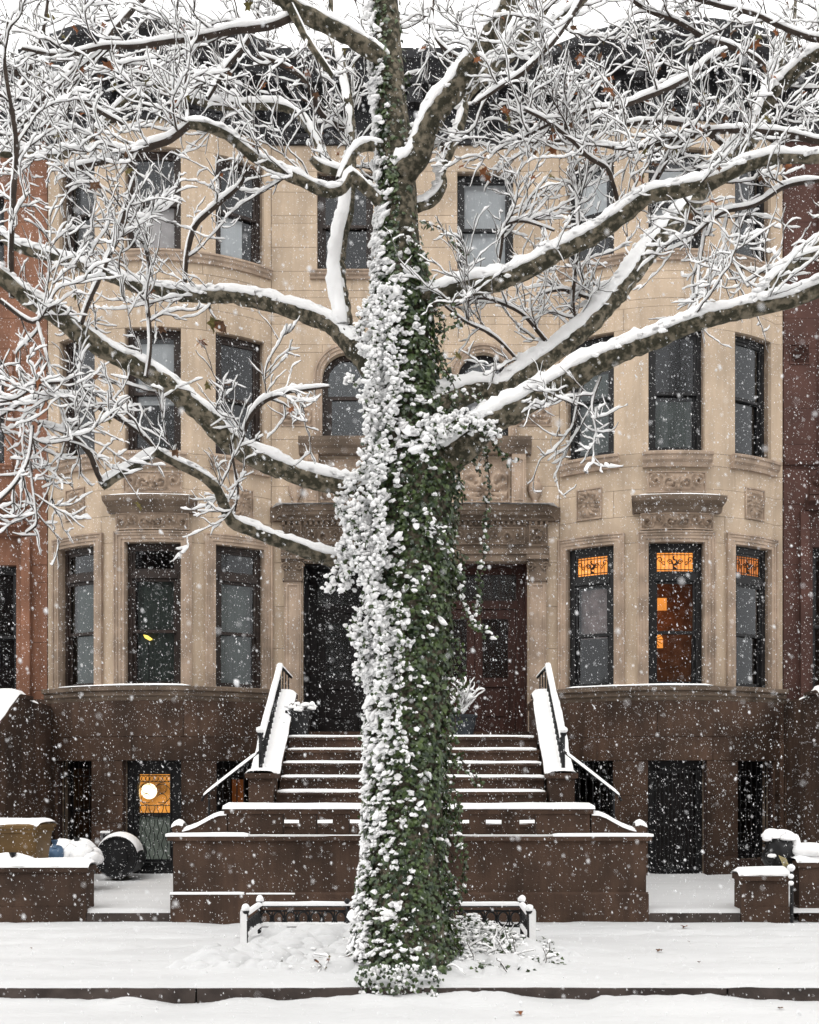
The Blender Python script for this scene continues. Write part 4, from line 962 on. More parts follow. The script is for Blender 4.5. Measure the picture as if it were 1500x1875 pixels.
c = W(193, 1531, 17.30); m_ = MB(); m_.box(c[0]-0.075, c[0]+0.075, 17.28, 17.42, c[2]-0.06, c[2]+0.06); obj('case', m_, M['grey_metal'], t)
m_ = MB(); m_.box(c[0]-0.03, c[0]+0.03, 17.272, 17.282, c[2]-0.03, c[2]+0.03); obj('door', m_, M['cornice_metal'], t)
snow_strip([(c[0]-0.08, 17.34, c[2]+0.06), (c[0]+0.08, 17.34, c[2]+0.06)], 0.07, 0.02, t, seg=0.02)
t = thing('meter_box', 'pale grey utility box on the brown wall right of the dark basement door', 'utility box', (0,0,0))
c = W(1306, 1558, 17.45); m_ = MB(); m_.box(c[0]-0.09, c[0]+0.10, 17.42, 17.56, c[2]-0.055, c[2]+0.055); obj('case', m_, M['grey_metal'], t)
m_ = MB(); m_.box(c[0]-0.06, c[0]+0.07, 17.412, 17.421, c[2]-0.035, c[2]+0.035); obj('door', m_, M['grey_metal'], t)
# tagged, snow-capped sack on a post at the right
t = thing('sack_on_post', 'black wrapped sack with snow cap and pale paper tag behind the right wall', 'sack', (0,0,0))
Yb = 13.25; c = W(1425, 1556, Yb)
v, f = ICO2; d = RNG.standard_normal((4, 3)); w = 1+0.07*np.sin(v @ d.T*2.4).sum(1)
q = v*w[:, None]*np.array((0.20, 0.20, 0.27)); obj_np('sack', [(q+c+np.array((0.01, 0, -0.03)), f)], M['black_plastic'], t)
m_ = MB(); m_.ball((c[0]-0.13, Yb-0.13, c[2]-0.08), 0.07, (1, 0.8, 1.2)); m_.ball((c[0]+0.16, Yb-0.05, c[2]-0.20), 0.08, (0.8, 0.8, 1.3)); obj('fold', m_, M['black_plastic'], t, True)
lump_snow(t, [((c[0]-0.05, Yb, c[2]+0.16), (0.16, 0.19, 0.09)), ((c[0]+0.07, Yb, c[2]+0.14), (0.16, 0.19, 0.10)), ((c[0]+0.185, Yb-0.05, c[2]+0.05), (0.055, 0.12, 0.14)), ((c[0]-0.13, Yb-0.17, c[2]-0.07), (0.055, 0.05, 0.04)), ((c[0]-0.17, Yb-0.1, c[2]+0.13), (0.05, 0.1, 0.06))])
a_t = math.radians(-24); ct = W(1438, 1581, Yb-0.24)
rot2 = lambda x, z: (ct[0]+x*math.cos(a_t)+z*math.sin(-a_t)*-1, ct[2]+x*math.sin(a_t)*1+z*math.cos(a_t))
m_ = MB(); m_.prism([rot2(-0.045, -0.085), rot2(0.045, -0.085), rot2(0.050, 0.085), rot2(-0.050, 0.085)][::-1], Yb-0.245, Yb-0.235); tg = obj('paper_tag', m_, M['paper_tag'], t)
m_ = MB()
for i in range(6): m_.prism([rot2(-0.035, 0.060-0.024*i), rot2(0.035-0.01*(i % 3), 0.060-0.024*i), rot2(0.035-0.01*(i % 3), 0.066-0.024*i), rot2(-0.035, 0.066-0.024*i)], Yb-0.2485, Yb-0.2455)
obj('print_lines', m_, M['tag_ink'], tg)
yp = WALL_Y-0.09; cp = W(1447, 1610, yp)
m_ = MB(); m_.tube([(cp[0]+0.02, yp, 0.0), (cp[0]+0.02, yp, 0.68)], 0.022, 8); obj('post', m_, M['iron'], t)
m_ = MB(); m_.tube([(cp[0]+0.02, yp, 0.70), (c[0]+0.04, Yb-0.2, c[2]-0.20)], 0.018, 6); obj('strap', m_, M['iron'], t)
m_ = MB()
for z, r in ((0.66, 0.05), (0.56, 0.036), (0.48, 0.034)): m_.ball((cp[0]+0.005, yp-0.02, z), r, (1.0, 0.8, 0.85))
obj('snow', m_, M['snow'], t, True)
c = W(1480, 1572, 13.2); lo_ = thing('rubbish_bag', 'lumpy snow-covered black sack on the higher wall at the right edge', 'bag', (0,0,0), 'snowed-over rubbish bags')
obj_np('sack', [(ICO2[0]*np.array((0.42, 0.16, 0.12))+np.array((c[0]+0.22, 13.12, 0.76)), ICO2[1])], M['black_plastic'], lo_)
lump_snow(lo_, [((c[0]-0.02, 13.08, 0.80), (0.20, 0.2, 0.14)), ((c[0]+0.25, 13.08, 0.80), (0.24, 0.2, 0.12)), ((c[0]+0.5, 13.08, 0.8), (0.2, 0.2, 0.11))])
# planters beside the doors
t = thing('planter', 'black square planter with a drooping snow-covered plant, left of the steps', 'planter', (0,0,0))
c = W(553, 1330, 16.2); px_, py_ = c[0]-0.05, 16.25
m_ = MB(); loft(m_, [rrect(0.26,0.26,0.02,2.34,px_,py_), rrect(0.34,0.34,0.02,2.70,px_,py_), rrect(0.37,0.37,0.02,2.70,px_,py_), rrect(0.37,0.37,0.02,2.74,px_,py_)]); obj('pot', m_, M['planter'], t)
pl = []
for i in range(14):
    a = RNG.uniform(0, 6.28); r_ = RNG.uniform(0.05, 0.24); pl.append([(px_, py_, 2.72), (px_+0.5*r_*math.cos(a), py_+0.5*r_*math.sin(a), 2.86), (px_+r_*math.cos(a)+0.05, py_+r_*math.sin(a), 2.78+RNG.uniform(-.06, .06))])
m_ = MB(); [m_.tube(p, 0.006, 4) for p in pl]; obj('stems', m_, M['ivy_stem'], t, False, 'stuff')
lump_snow(t, [((p[2][0], p[2][1], p[2][2]), (RNG.uniform(.03,.055), .04, RNG.uniform(.03,.05))) for p in pl] + [((px_+0.10, py_-0.05, 2.82), (0.10, 0.09, 0.06)), ((px_-0.02, py_-0.05, 2.78), (0.14, 0.1, 0.045)), ((px_+0.20, py_-0.08, 2.77), (0.07, 0.07, 0.06))], sub=ICO1)
t = thing('planter', 'dark pot with a spiky bare snow-laden shrub, right of the tree trunk', 'planter', (0,0,0))
c = W(848, 1330, 16.2); px_, py_ = c[0], 16.2
m_ = MB(); m_.lathe([(0.12, 0), (0.15, 0.02), (0.20, 0.30), (0.22, 0.30), (0.22, 0.34), (0.18, 0.34)], (px_, py_, 2.34), 18); obj('pot', m_, M['planter_blue'], t)
vt = []; vs_ = []
for i in range(60):
    a = RNG.uniform(0, 6.28); L_ = RNG.uniform(0.25, 0.72); sp = RNG.uniform(0.15, 0.75)
    st0 = np.array((px_, py_, 2.66+RNG.uniform(0, 0.38))); d0 = np.array((math.cos(a)*sp*1.3, math.sin(a)*0.7*sp, 0.75)); d0 /= np.linalg.norm(d0); p = [st0]
    for _k in range(7): d0 = d0 + RNG.normal(0, 0.24, 3); d0 /= np.linalg.norm(d0); p.append(p[-1]+d0*L_*0.6/7)
    p = np.array(p); r_ = np.linspace(0.007, 0.003, 8); vt.append(tube_np(p, r_, 4)); vs_.append(snow_np(p, r_+0.002, 0.030, 6, 1.6, 0.5))
obj_np('twigs', vt, M['twig_bark'], t); obj_np('snow', vs_, M['snow'], t)
# low iron guard round the tree bed
t = thing('tree_guard', 'low black iron tree guard with looped panels and snow-topped rails', 'tree guard', (0,0,0))
GX0, GX1, GY0, GY1, GZ = -1.50, 1.19, 10.26, 11.08, 0.40
runs = [((GX0, GY0), (GX0, GY1)), ((GX0, GY1), (GX1, GY1)), ((GX1, GY1), (GX1, GY0))]
for (xa, ya), (xb, yb) in runs:
    L_ = math.hypot(xb-xa, yb-ya); P_ = lambda u, z: (xa+(xb-xa)*u/L_, ya+(yb-ya)*u/L_, z)
    m_ = MB(); m_.tube([P_(0, GZ), P_(L_, GZ)], 0.018, 6); obj('top_rail', m_, M['iron'], t)
    m_ = MB(); m_.tube([P_(0, GZ-0.21), P_(L_, GZ-0.21)], 0.014, 6); m_.tube([P_(0, GZ-0.055), P_(L_, GZ-0.055)], 0.010, 5); obj('lower_rail', m_, M['iron'], t)
    n = int(L_/0.125); q = L_/n
    for i in range(n):
        m_ = MB(); u = (i+0.5)*q
        m_.tube([P_(u+q*0.40*math.cos(w), GZ-0.132+0.068*math.sin(w)) for w in np.linspace(0, 2*math.pi, 15)], 0.010, 5)
        if i: m_.tube([P_(i*q, GZ-0.05), P_(i*q, GZ-0.21)], 0.008, 5)
        obj('loop', m_, M['iron'], t)
    sd = None
    snow_strip([P_(-0.0, GZ+0.012), P_(L_, GZ+0.012)], 0.024, 0.030, t); snow_strip([P_(0.02, GZ-0.20), P_(min(L_-0.02, 1.1), GZ-0.20)], 0.020, 0.030, t)
for x, y in ((GX0, GY0), (GX0, GY1), (GX1, GY1), (GX1, GY0), (-0.6, GY1), (0.4, GY1)):
    m_ = MB(); m_.tube([(x, y, -0.05), (x, y, GZ+0.02)], 0.020, 8); m_.ball((x, y, GZ+0.04), 0.034); obj('post', m_, M['iron'], t, True)
    if abs(x) > 1: lump_snow(t, [((x, y, GZ+0.055), (0.040, 0.040, 0.055))])
    if y == GY0: snow_strip([(x+(-0.02 if x < 0 else 0.03), y-0.02, 0.10), (x+(-0.02 if x < 0 else 0.03), y-0.02, GZ+0.05)], 0.026, 0.02, t, side=(1, 0, 0))

# ------------------------------------------------------------------ the plane tree
TY = 9.60
def limb(pts, y0, y1, step=0.07, wob=0.012):
    rows_ = []; n = len(pts)
    L_ = [0]
    for a, b in zip(pts[:-1], pts[1:]): L_.append(L_[-1]+math.hypot(b[0]-a[0], b[1]-a[1]))
    for p, l in zip(pts, L_):
        Y = TY + y0 + (y1-y0)*l/L_[-1]
        rows_.append((*W(p[0], p[1], Y), p[2]*np.interp(p[2], [4, 8, 20, 40], [0.72, 0.78, 0.90, 1.0])*Y/F))
    S = smooth_path(rows_, step)
    n = len(S); k = min(1, 0.7)
    l = np.arange(n)*step; ph = RNG.random(3)*90
    for a in range(3): S[:, a] += fbm(l*2.4+ph[a], l*0+ph[a], 3)*np.minimum(0.05, S[:, 3])*0.9*np.minimum(1, np.arange(n)/4)
    return S
TRUNK = [(742,1830,112),(742,1790,96),(740,1720,80),(740,1600,68),(746,1400,66),(750,1200,68),(755,1000,68),(758,900,70),(756,800,62),(748,700,54),(740,600,48),(735,500,40),(730,400,35),(727,300,32),(717,200,29),(712,100,27),(706,0,25),(698,-150,22),(690,-300,18)]
tree = thing('plane_tree', 'large bare plane tree with snow-laden spreading limbs at the kerb', 'tree', (0,0,0))
S = limb(TRUNK, 0, 0.1, 0.10, 0.01); TR = S
v, f = tube_np(S[:, :3], S[:, 3], 26, 0.02)
obj_np('trunk', [(v, f)], M['bark'], tree)
# limbs traced from the photograph: (px, py, radius px), depth change along the limb, twigs per metre, start fraction
LIMBS = [
 ([(650,1032,17),(590,1022,16),(530,997,15),(470,972,14),(425,955,13),(408,920,12),(393,890,11),(365,868,10.5),(320,845,10),(287,827,10)], 0, -0.9, 2.0, .3),
 ([(287,827,10),(262,842,10.5),(235,858,11),(205,876,11),(186,889,10)], -0.9, -1.0, 1.0, .3),
 ([(690,893,24),(640,892,22),(600,885,21),(540,868,20),(480,845,21),(420,810,21),(380,768,21),(320,716,21),(265,680,20),(200,645,19),(150,610,19),(100,575,18),(50,545,17),(0,505,16),(-70,455,15),(-150,400,13)], 0, -1.8, 1.9, .30),
 ([(700,700,24),(650,640,22),(610,598,19),(560,577,18),(490,553,17),(420,541,16),(340,537,15),(260,526,15),(180,496,14),(100,470,13),(40,455,13),(0,428,12),(-80,380,11)], 0, 0.9, 2.2, .38),
 ([(632,600,17),(624,540,16),(620,480,15),(628,430,14),(635,385,14),(640,345,13),(645,290,12),(642,220,12),(634,160,11),(622,100,10),(606,50,9),(604,-20,8)], 0.1, 1.0, 3.0, .45),
 ([(700,375,14),(670,345,13),(645,322,13),(628,345,12),(600,352,12),(560,336,12),(510,311,12),(470,290,11.5),(440,265,11),(415,247,11),(380,233,10.5),(345,228,10)], 0, -0.8, 4.5, .30),
 ([(345,228,8.5),(310,254,9),(270,268,9),(220,286,8),(180,297,7),(120,310,5)], -0.8, -1.1, 6.0, .10),
 ([(345,228,6),(342,195,5.5),(335,165,5),(345,120,4)], -0.8, -0.7, 6.0, .2),
 ([(640,322,9),(600,300,11),(583,262,11),(562,228,11),(540,205,11),(500,194,11),(440,191,10.5),(390,190,10),(330,173,10)], 0.3, 0.9, 4.5, .15),
 ([(330,173,9),(290,160,9),(250,175,9),(220,193,9),(180,236,9),(140,268,9),(105,286,9),(60,282,8.5),(0,281,8),(-70,265,7)], 0.9, 1.0, 5.0, .05),
 ([(330,173,8),(308,148,8),(287,120,7.5),(262,85,7),(235,55,6.5),(190,20,6),(150,-30,5)], 0.9, 1.6, 6.0, .05),
 ([(22,545,7),(22,460,7),(24,370,7),(30,290,7),(26,230,6.5),(15,165,6),(8,100,5),(14,40,4)], -1.4, -1.6, 5.0, .2),
 ([(300,-40,8),(240,20,8),(200,62,8),(185,88,8),(165,112,8),(130,126,8),(100,160,7.5),(62,195,7),(38,232,6)], 0.5, -0.6, 6.0, .1),
 ([(705,112,17),(680,92,17),(650,74,17),(600,46,17),(545,16,16),(500,-12,15),(420,-60,13)], 0, -0.8, 2.0, .3),
 ([(530,10,11),(548,45,10),(566,78,9),(590,112,8),(610,140,6)], -0.6, -0.5, 4.0, .2),
 ([(535,30,9),(500,45,9),(460,52,9),(420,56,8.5),(370,68,8),(310,76,7.5),(250,86,7),(190,86,6),(110,100,5),(40,88,4)], -0.55, -0.9, 6.0, .1),
 ([(700,268,11),(668,268,11),(646,284,10),(630,312,9),(622,330,8)], 0, -0.2, 2.0, .3),
 ([(640,322,10),(610,312,10),(585,303,10),(570,290,7)], -0.1, -0.3, 3.0, .3),
 ([(148,592,6.5),(165,545,6.5),(190,490,6.5),(215,425,6.5),(232,372,6.5),(240,345,6),(252,312,4.5)], -1.3, -1.2, 5.0, .25),
 ([(268,690,6),(274,640,6),(272,590,6),(268,540,5.5),(272,480,5),(262,440,4)], -0.95, -0.9, 7.0, .2),
 ([(338,522,6),(345,455,6.5),(360,410,6.5),(395,376,6),(435,342,5.5),(452,312,4)], 0.5, 0.3, 7.0, .2),
 ([(422,812,3.5),(430,860,3.5),(436,900,3.2),(428,945,3)], -0.6, -0.5, 4.0, .2),
 ([(442,808,6),(455,770,6),(480,738,6),(520,720,5),(560,714,4.5),(604,708,3)], -0.55, -0.9, 9.0, .05),
 ([(70,775,5.5),(115,790,6),(145,808,6),(168,838,6.5),(178,868,6.5),(190,888,6)], -1.4, -1.0, 5.0, .05),
 ([(287,827,5),(270,805,5),(232,775,5),(190,752,4.5),(130,722,4.5),(70,728,4),(0,762,3.5),(-30,790,3)], -0.9, -1.5, 9.0, .05),
 ([(68,588,4.5),(82,640,4.5),(98,700,4.5),(113,752,4),(120,790,3.5)], -1.5, -1.5, 8.0, .05),
 ([(110,700,4),(70,705,4),(30,730,3.5),(-20,738,3)], -1.5, -1.7, 9.0, .05),
 ([(60,780,4.5),(52,840,4.5),(28,885,4.5),(-10,925,4)], -1.5, -1.7, 6.0, .1),
 ([(55,845,3.5),(60,890,3.5),(66,940,3.5),(66,962,3.5),(48,976,3)], -1.55, -1.6, 6.0, .1),
 ([(0,550,6),(60,590,4.5),(100,560,4),(140,575,3.5)], -1.6, -1.4, 8.0, .1),
 ([(386,546,4),(383,560,3.6),(388,574,3),(394,582,2.5)], 0.40, 0.38, 0.0, .1),
 # right side
 ([(800,850,36),(850,818,32),(900,774,26),(960,740,24),(1020,704,23),(1080,672,22),(1150,642,20.5),(1230,608,19),(1300,583,18),(1380,563,17.5),(1440,550,17),(1500,530,18),(1570,503,16),(1650,470,14)], 0, -1.6, 0.7, .3),
 ([(1385,560,12),(1405,532,13),(1430,503,14),(1470,470,14),(1500,447,13),(1560,400,12)], -1.15, -1.2, 2.5, .1),
 ([(790,745,30),(830,728,26),(870,716,22),(920,712,22),(960,684,20),(1010,650,19.5),(1055,615,20),(1100,572,20.5),(1150,512,21),(1200,445,21),(1260,380,20),(1310,318,18.5),(1345,280,20),(1380,240,17),(1402,180,15),(1425,120,14),(1445,60,13),(1452,0,12),(1458,-60,10)], 0, 1.4, 2.6, .22),
 ([(1350,275,12),(1375,262,13),(1395,215,13),(1420,170,14),(1445,143,15),(1480,112,14),(1530,80,13)], 1.0, 0.4, 3.0, .2),
 ([(770,548,22),(810,540,20),(840,528,20),(900,516,19),(960,493,19),(1020,462,18),(1080,432,18),(1140,392,18),(1190,358,17),(1250,348,16),(1310,332,15),(1360,308,14),(1410,292,13),(1460,287,12.5),(1530,292,11),(1600,300,10)], 0, -1.2, 2.4, .25),
 ([(730,320,27),(760,290,25),(778,240,23.5),(802,200,23),(842,150,22),(882,80,21.5),(922,20,21),(955,-40,20),(1000,-120,20)], 0, -0.4, 0.8, .4),
 ([(745,385,14),(790,368,13),(808,340,12),(808,308,12),(828,262,12),(845,220,12),(850,180,13),(872,150,15),(930,98,16),(970,45,15),(1002,0,14),(1030,-50,13)], 0.1, 0.7, 2.2, .3),
 ([(960,80,9),(1000,50,10),(1045,20,10),(1080,-15,9)], 0.6, 0.2, 6.0, .15),
 ([(1190,356,6.5),(1208,315,6.5),(1228,282,6.5),(1262,252,6),(1300,232,5)], -0.4, -0.6, 7.0, .1),
 ([(1137,386,5.5),(1122,335,5.5),(1112,308,5.5),(1075,285,5.5),(1045,255,5),(1002,222,4.5),(960,200,3.5)], -0.3, -0.7, 8.0, .1),
 ([(1330,92,7),(1295,112,7.5),(1265,138,7.5),(1222,162,7.5),(1180,178,7),(1130,196,6.5),(1060,205,6),(1010,225,5),(950,255,4)], 0.9, -0.3, 7.5, .05),
 ([(1420,150,7),(1385,110,7),(1335,85,7),(1290,70,6.5),(1240,40,6),(1190,20,5),(1130,-20,4)], 1.2, 0.8, 7.0, .05),
 ([(1560,262,8),(1500,258,8),(1450,246,8),(1375,238,7.5),(1310,240,7),(1255,252,6.5),(1160,272,5.5),(1080,262,4.5)], -0.6, -0.5, 8.0, .05),
 ([(1345,285,6),(1300,245,6.5),(1245,225,6.5),(1180,222,6),(1110,235,5.5),(1050,252,4.5),(985,262,4),(920,250,3)], 1.0, 0.6, 8.0, .05),
 ([(908,514,4.5),(918,455,4.5),(925,415,4.5),(958,405,4),(1015,422,3)], -0.05, -0.3, 10.0, .2),
 ([(1060,440,5),(1058,395,5),(1055,345,5),(1045,300,4.5),(1040,250,4)], -0.2, -0.1, 6.0, .2),
 ([(1015,645,5),(990,612,5),(962,580,4.5),(930,560,4),(880,545,3.5),(830,560,3)], 0.35, -0.1, 9.0, .05),
 ([(962,682,4.5),(935,645,4),(900,612,3.8),(850,588,3.5),(815,560,3)], 0.3, -0.2, 8.0, .05),
 ([(1060,612,4.5),(1050,560,4.5),(1052,500,4.5),(1060,455,4)], 0.4, 0.3, 9.0, .05),
 ([(1115,560,4.5),(1075,545,4.5),(1030,530,4),(985,540,3.5)], 0.55, 0.3, 9.0, .05),
 ([(1300,395,4.5),(1290,430,4.5),(1282,480,4),(1276,540,3)], -0.5, -0.7, 7.0, .05),
 ([(1330,400,4.5),(1325,440,4),(1345,480,3.8),(1370,525,3)], -0.6, -0.9, 8.0, .05),
 ([(1500,330,6),(1440,340,6),(1380,375,5.5),(1320,390,5),(1270,430,4)], -0.8, -0.7, 7.0, .1),
 ([(1100,690,3.5),(1085,740,3.2),(1090,780,2.8),(1098,815,2.2)], -0.5, -0.6, 7.0, .2),
 ([(1075,680,3.5),(1060,730,3.2),(1050,775,2.5)], -0.45, -0.5, 7.0, .2),
 ([(1560,60,8),(1500,70,8),(1450,55,7),(1380,25,6.5),(1320,10,6),(1250,-10,5)], 0.2, 0.5, 7.5, .05),
 ([(1080,-30,7),(1040,40,7),(1000,90,6.5),(960,130,6),(915,160,5),(870,190,4)], -0.3, -0.5, 7.0, .1),
 ([(800,-40,7),(790,20,6.5),(800,70,6),(830,100,5),(860,110,4)], 0.8, 0.6, 6.0, .1),
 ([(450,-50,8),(470,20,7.5),(450,80,7),(410,130,6.5),(380,180,5)], 0.7, 0.4, 7.0, .05),
 ([(90,-40,7),(80,40,6.5),(60,110,6),(30,170,5),(-20,200,4)], 0.2, 0.0, 8.0, .05),
 ([(640,240,7),(590,210,6.5),(560,150,6),(520,120,5.5),(470,100,5)], 0.7, 0.3, 7.0, .05),
 ([(-60,120,8),(20,130,7.5),(90,150,7),(160,190,6),(230,230,5)], 0.3, 0.5, 8.0, .05),
]
def walk(p, d, L_, r0, r1, n, up=0.05, wig=0.22):
    P_ = [p.copy()]; d = d/np.linalg.norm(d); s_ = L_/n
    for i in range(n):
        d = d + RNG.normal(0, wig, 3)*np.array((1, 0.8, 1)) + np.array((0, 0, up)); d /= np.linalg.norm(d)
        P_.append(P_[-1] + d*s_)
    return np.array(P_), np.linspace(r0, r1, n+1)
TIPS = []; ALLTW = []
nobj = 0
VOID = [(470, 320, 600, 560), (1100, 640, 1440, 1000)]     # parts of the fronts the photograph keeps clear of twigs
def proj(p): return (VX + F*(p[0]-CAMX)/p[1], VY - F*(p[2]-CAMZ)/p[1])
def in_void(p):
    x, y = proj(p)
    if any(a < x < c_ and b < y < d_ for a, b, c_, d_ in VOID): return True
    return y > 1000 or (590 < x < 850 and y > 560)
for li, (pts, y0, y1, dens, t0) in enumerate(LIMBS):
    S = limb(pts, y0, y1, 0.045); P_ = S[:, :3]; r = S[:, 3]
    big = r.mean() > 0.045
    v, f = tube_np(P_, r*(1+0.05*RNG.standard_normal(len(r))), 12 if big else 7, 0.035)
    br = obj_np('branch', [(v, f)], M['bark'] if r.mean() > 0.03 else M['twig_bark'], tree)
    t = 0.42*r + 0.022 if big else 0.5*r + 0.019
    sn = [snow_np(P_, r, t, 15 if big else 9, 1.25 if big else 1.4, 0.42 if big else 0.34)]
    if li in (4,): sn.append(snow_np(P_[:int(len(P_)*0.46)], r[:int(len(P_)*0.46)], r[:int(len(P_)*0.46)]*0.45+0.030, 13, 1.25, 0.40, upw=np.array((-0.72, -0.60, 0.45))/1.04))
    if big:
        k = int(len(P_)*1.6); ii = RNG.integers(1, len(P_)-1, k)
        T_ = np.gradient(P_, axis=0)[ii]; T_ /= np.linalg.norm(T_, axis=1)[:, None]
        Nn = UPW - (T_@UPW)[:, None]*T_; ff = np.linalg.norm(Nn, axis=1); Bn = np.cross(T_, Nn)
        ok = ff > 0.35; ph = RNG.normal(0, 0.7, k)[:, None]
        pos = P_[ii] + (r[ii, None]*0.95 + t[ii, None]*0.35*np.cos(ph))*(Nn/(ff[:, None]+1e-6)*np.cos(ph) + Bn*np.sin(ph)); sc = RNG.uniform(0.012, 0.030, k)[:, None]*np.array((1.4, 1.0, 0.6))*np.ones((k, 3))
        sn.append(scatter(LUMPS, ICO1[1], pos[ok], sc[ok]))
    Ll = np.linalg.norm(np.diff(P_, axis=0), axis=1).sum()
    ns = int(dens*Ll*(1.06 if pts[len(pts)//2][1] < 340 else 0.95) + RNG.random())
    for q in range(ns):
        tt = t0 + (1-t0)*RNG.random(); i = min(len(P_)-2, int(tt*(len(P_)-1)))
        if not (-120 < proj(P_[i])[0] < 1620): continue
        T_ = P_[i+1]-P_[i]; T_ /= np.linalg.norm(T_)
        d = RNG.normal(0, 1, 3); d[2] = d[2]*0.75 + 0.30; d -= (d@T_)*T_; d /= np.linalg.norm(d)+1e-9
        d = d*0.8 + T_*RNG.uniform(0.4, 1.2) + np.array((0, 0, 0.03)); d[1] *= 0.75
        L1 = RNG.uniform(0.35, 1.05)*(0.8 if r[i] < 0.03 else 1.0)
        if in_void(P_[i] + d/np.linalg.norm(d)*L1*0.8) and RNG.random() < 0.9: continue
        r1 = min(r[i]*0.55, RNG.uniform(0.006, 0.0095))
        Q, rq = walk(P_[i], d, L1, r1, 0.0026, max(8, int(L1/0.04)), 0.022, 0.155)
        tw = [tube_np(Q, rq, 5)]; sw = [snow_np(Q, rq, RNG.uniform(0.018, 0.030), 7, 1.45, 0.46, gap=0.04)]
        TIPS.append(Q[-1]); ALLTW.append(Q)
        n3 = int(L1/0.088)
        for _ in range(n3):
            j = RNG.integers(1, len(Q)-1); T2 = Q[j+1]-Q[j]; T2 /= np.linalg.norm(T2)
            d2 = RNG.normal(0, 1, 3); d2[2] = d2[2]*0.8 + 0.22; d2 -= (d2@T2)*T2; d2 /= np.linalg.norm(d2)+1e-9
            d2 = d2*0.7 + T2*0.85; L2 = 0.09 + 0.42*RNG.random()**1.6
            Q2, r2 = walk(Q[j], d2, L2, 0.0045, 0.0022, max(5, int(L2/0.034)), 0.03, 0.17)
            tw.append(tube_np(Q2, r2, 4)); sw.append(snow_np(Q2, r2, RNG.uniform(0.014, 0.025), 6, 1.45, 0.46, gap=0.05))
            TIPS.append(Q2[-1])
            for _q in range(int(L2 > 0.16)+int(L2 > 0.28)):
                jj = RNG.integers(1, len(Q2)-1); T3 = Q2[jj+1]-Q2[jj]; T3 /= np.linalg.norm(T3)
                Q3, r3 = walk(Q2[jj], RNG.normal(0, 0.8, 3)*np.array((1, 1, 0.8))+T3*0.8+np.array((0, 0, 0.25)), RNG.uniform(0.08, 0.2), 0.004, 0.003, 5, 0.06, 0.22)
                tw.append(tube_np(Q3, r3, 4)); sw.append(snow_np(Q3, r3, RNG.uniform(0.012, 0.022), 6, 1.45, 0.46))
        sn += sw
        if nobj < 299: obj_np('twig', tw, M['twig_bark'], br); nobj += 1
        else: LATE = globals().setdefault('LATE_TW', []); LATE += tw
    obj_np('snow', sn, M['snow'], br)
if globals().get('LATE_TW'): obj_np('twigs', LATE_TW, M['twig_bark'], tree, kind='stuff')
# withered leaves still hanging
def plane_leaf(seed):
    rs = np.random.default_rng(seed); out = []
    tips = [(0, 1.0), (0.30, 0.55), (0.85, 0.62), (0.55, 0.22), (0.62, -0.25), (0.12, -0.12), (0, -0.28), (-0.12, -0.12), (-0.62, -0.25), (-0.55, 0.22), (-0.85, 0.62), (-0.30, 0.55)]
    v = [(0, 0.15, 0.05)] + [(x, y, 0.35*abs(x)**1.3 - 0.25*y*y + rs.normal(0, 0.07)) for x, y in tips]
    n = len(tips); f = [(0, 1+(i+1) % n, 1+i) for i in range(n)]
    v += [(0.015, -0.28, 0), (0.05, -0.75, 0.05), (0.02, -0.75, 0.05)]; f += [(n+1, n+2, n+3)]
    v = np.array(v, float); v[:, 1] -= 0.0
    return v, f
LM = []
for k, mn in enumerate(('dead_leaf_rust', 'dead_leaf_brown', 'dead_leaf_olive', 'dead_leaf_brown', 'dead_leaf_rust')):
    v, f = plane_leaf(k); me = bpy.data.meshes.new('leaf'); me.from_pydata([tuple(q) for q in v], [], f); me.update(); me.materials.append(M[mn]); LM.append(me)
tips = np.array(TIPS); pj = np.array([proj(p) for p in tips])
w = np.where(pj[:, 1] < 320, 1.0, 0.12)*np.where(pj[:, 0] > 1000, 1.5, 1.0)*((pj[:, 0] > -20) & (pj[:, 0] < 1520))
sel = RNG.choice(len(tips), 270, False, w/w.sum())
def leaf_at(p, s_, parent, mesh=None, hang=True):
    o = bpy.data.objects.new('leaf', mesh or LM[RNG.integers(0, len(LM))]); C.objects.link(o); o.parent = parent; o.location = p; o.scale = (s_, s_, s_)
    o.rotation_euler = (R_(-100+RNG.normal(0, 28)), RNG.normal(0, 0.5), RNG.uniform(-1.2, 1.2)) if hang else (RNG.normal(0, .3), RNG.normal(0, .3), RNG.uniform(0, 6.28))
    return o
for i in sel:
    s_ = RNG.uniform(0.034, 0.066); p = tips[i]-np.array((0, 0, s_*0.7)); leaf_at(p, s_, tree)
for px, py, s_, Y in ((402,590,.075,9.96),(394,586,.085,9.98),(410,598,.07,9.94),(390,598,.07,9.97),(403,600,.06,9.95)): leaf_at(W(px, py, Y), s_, tree)
for px, py, Y in ((536,728,8.9),(352,800,8.7),(200,752,8.6),(348,640,8.8),(360,655,8.8),(1012,312,9.0),(700,140,9.3),(408,700,8.8),(395,688,8.8)):
    k_ = int(np.argmin(np.hypot(pj[:, 0]-px, pj[:, 1]-py))); leaf_at(tips[k_]-np.array((0, 0, 0.035)), RNG.uniform(0.045, 0.07), tree)
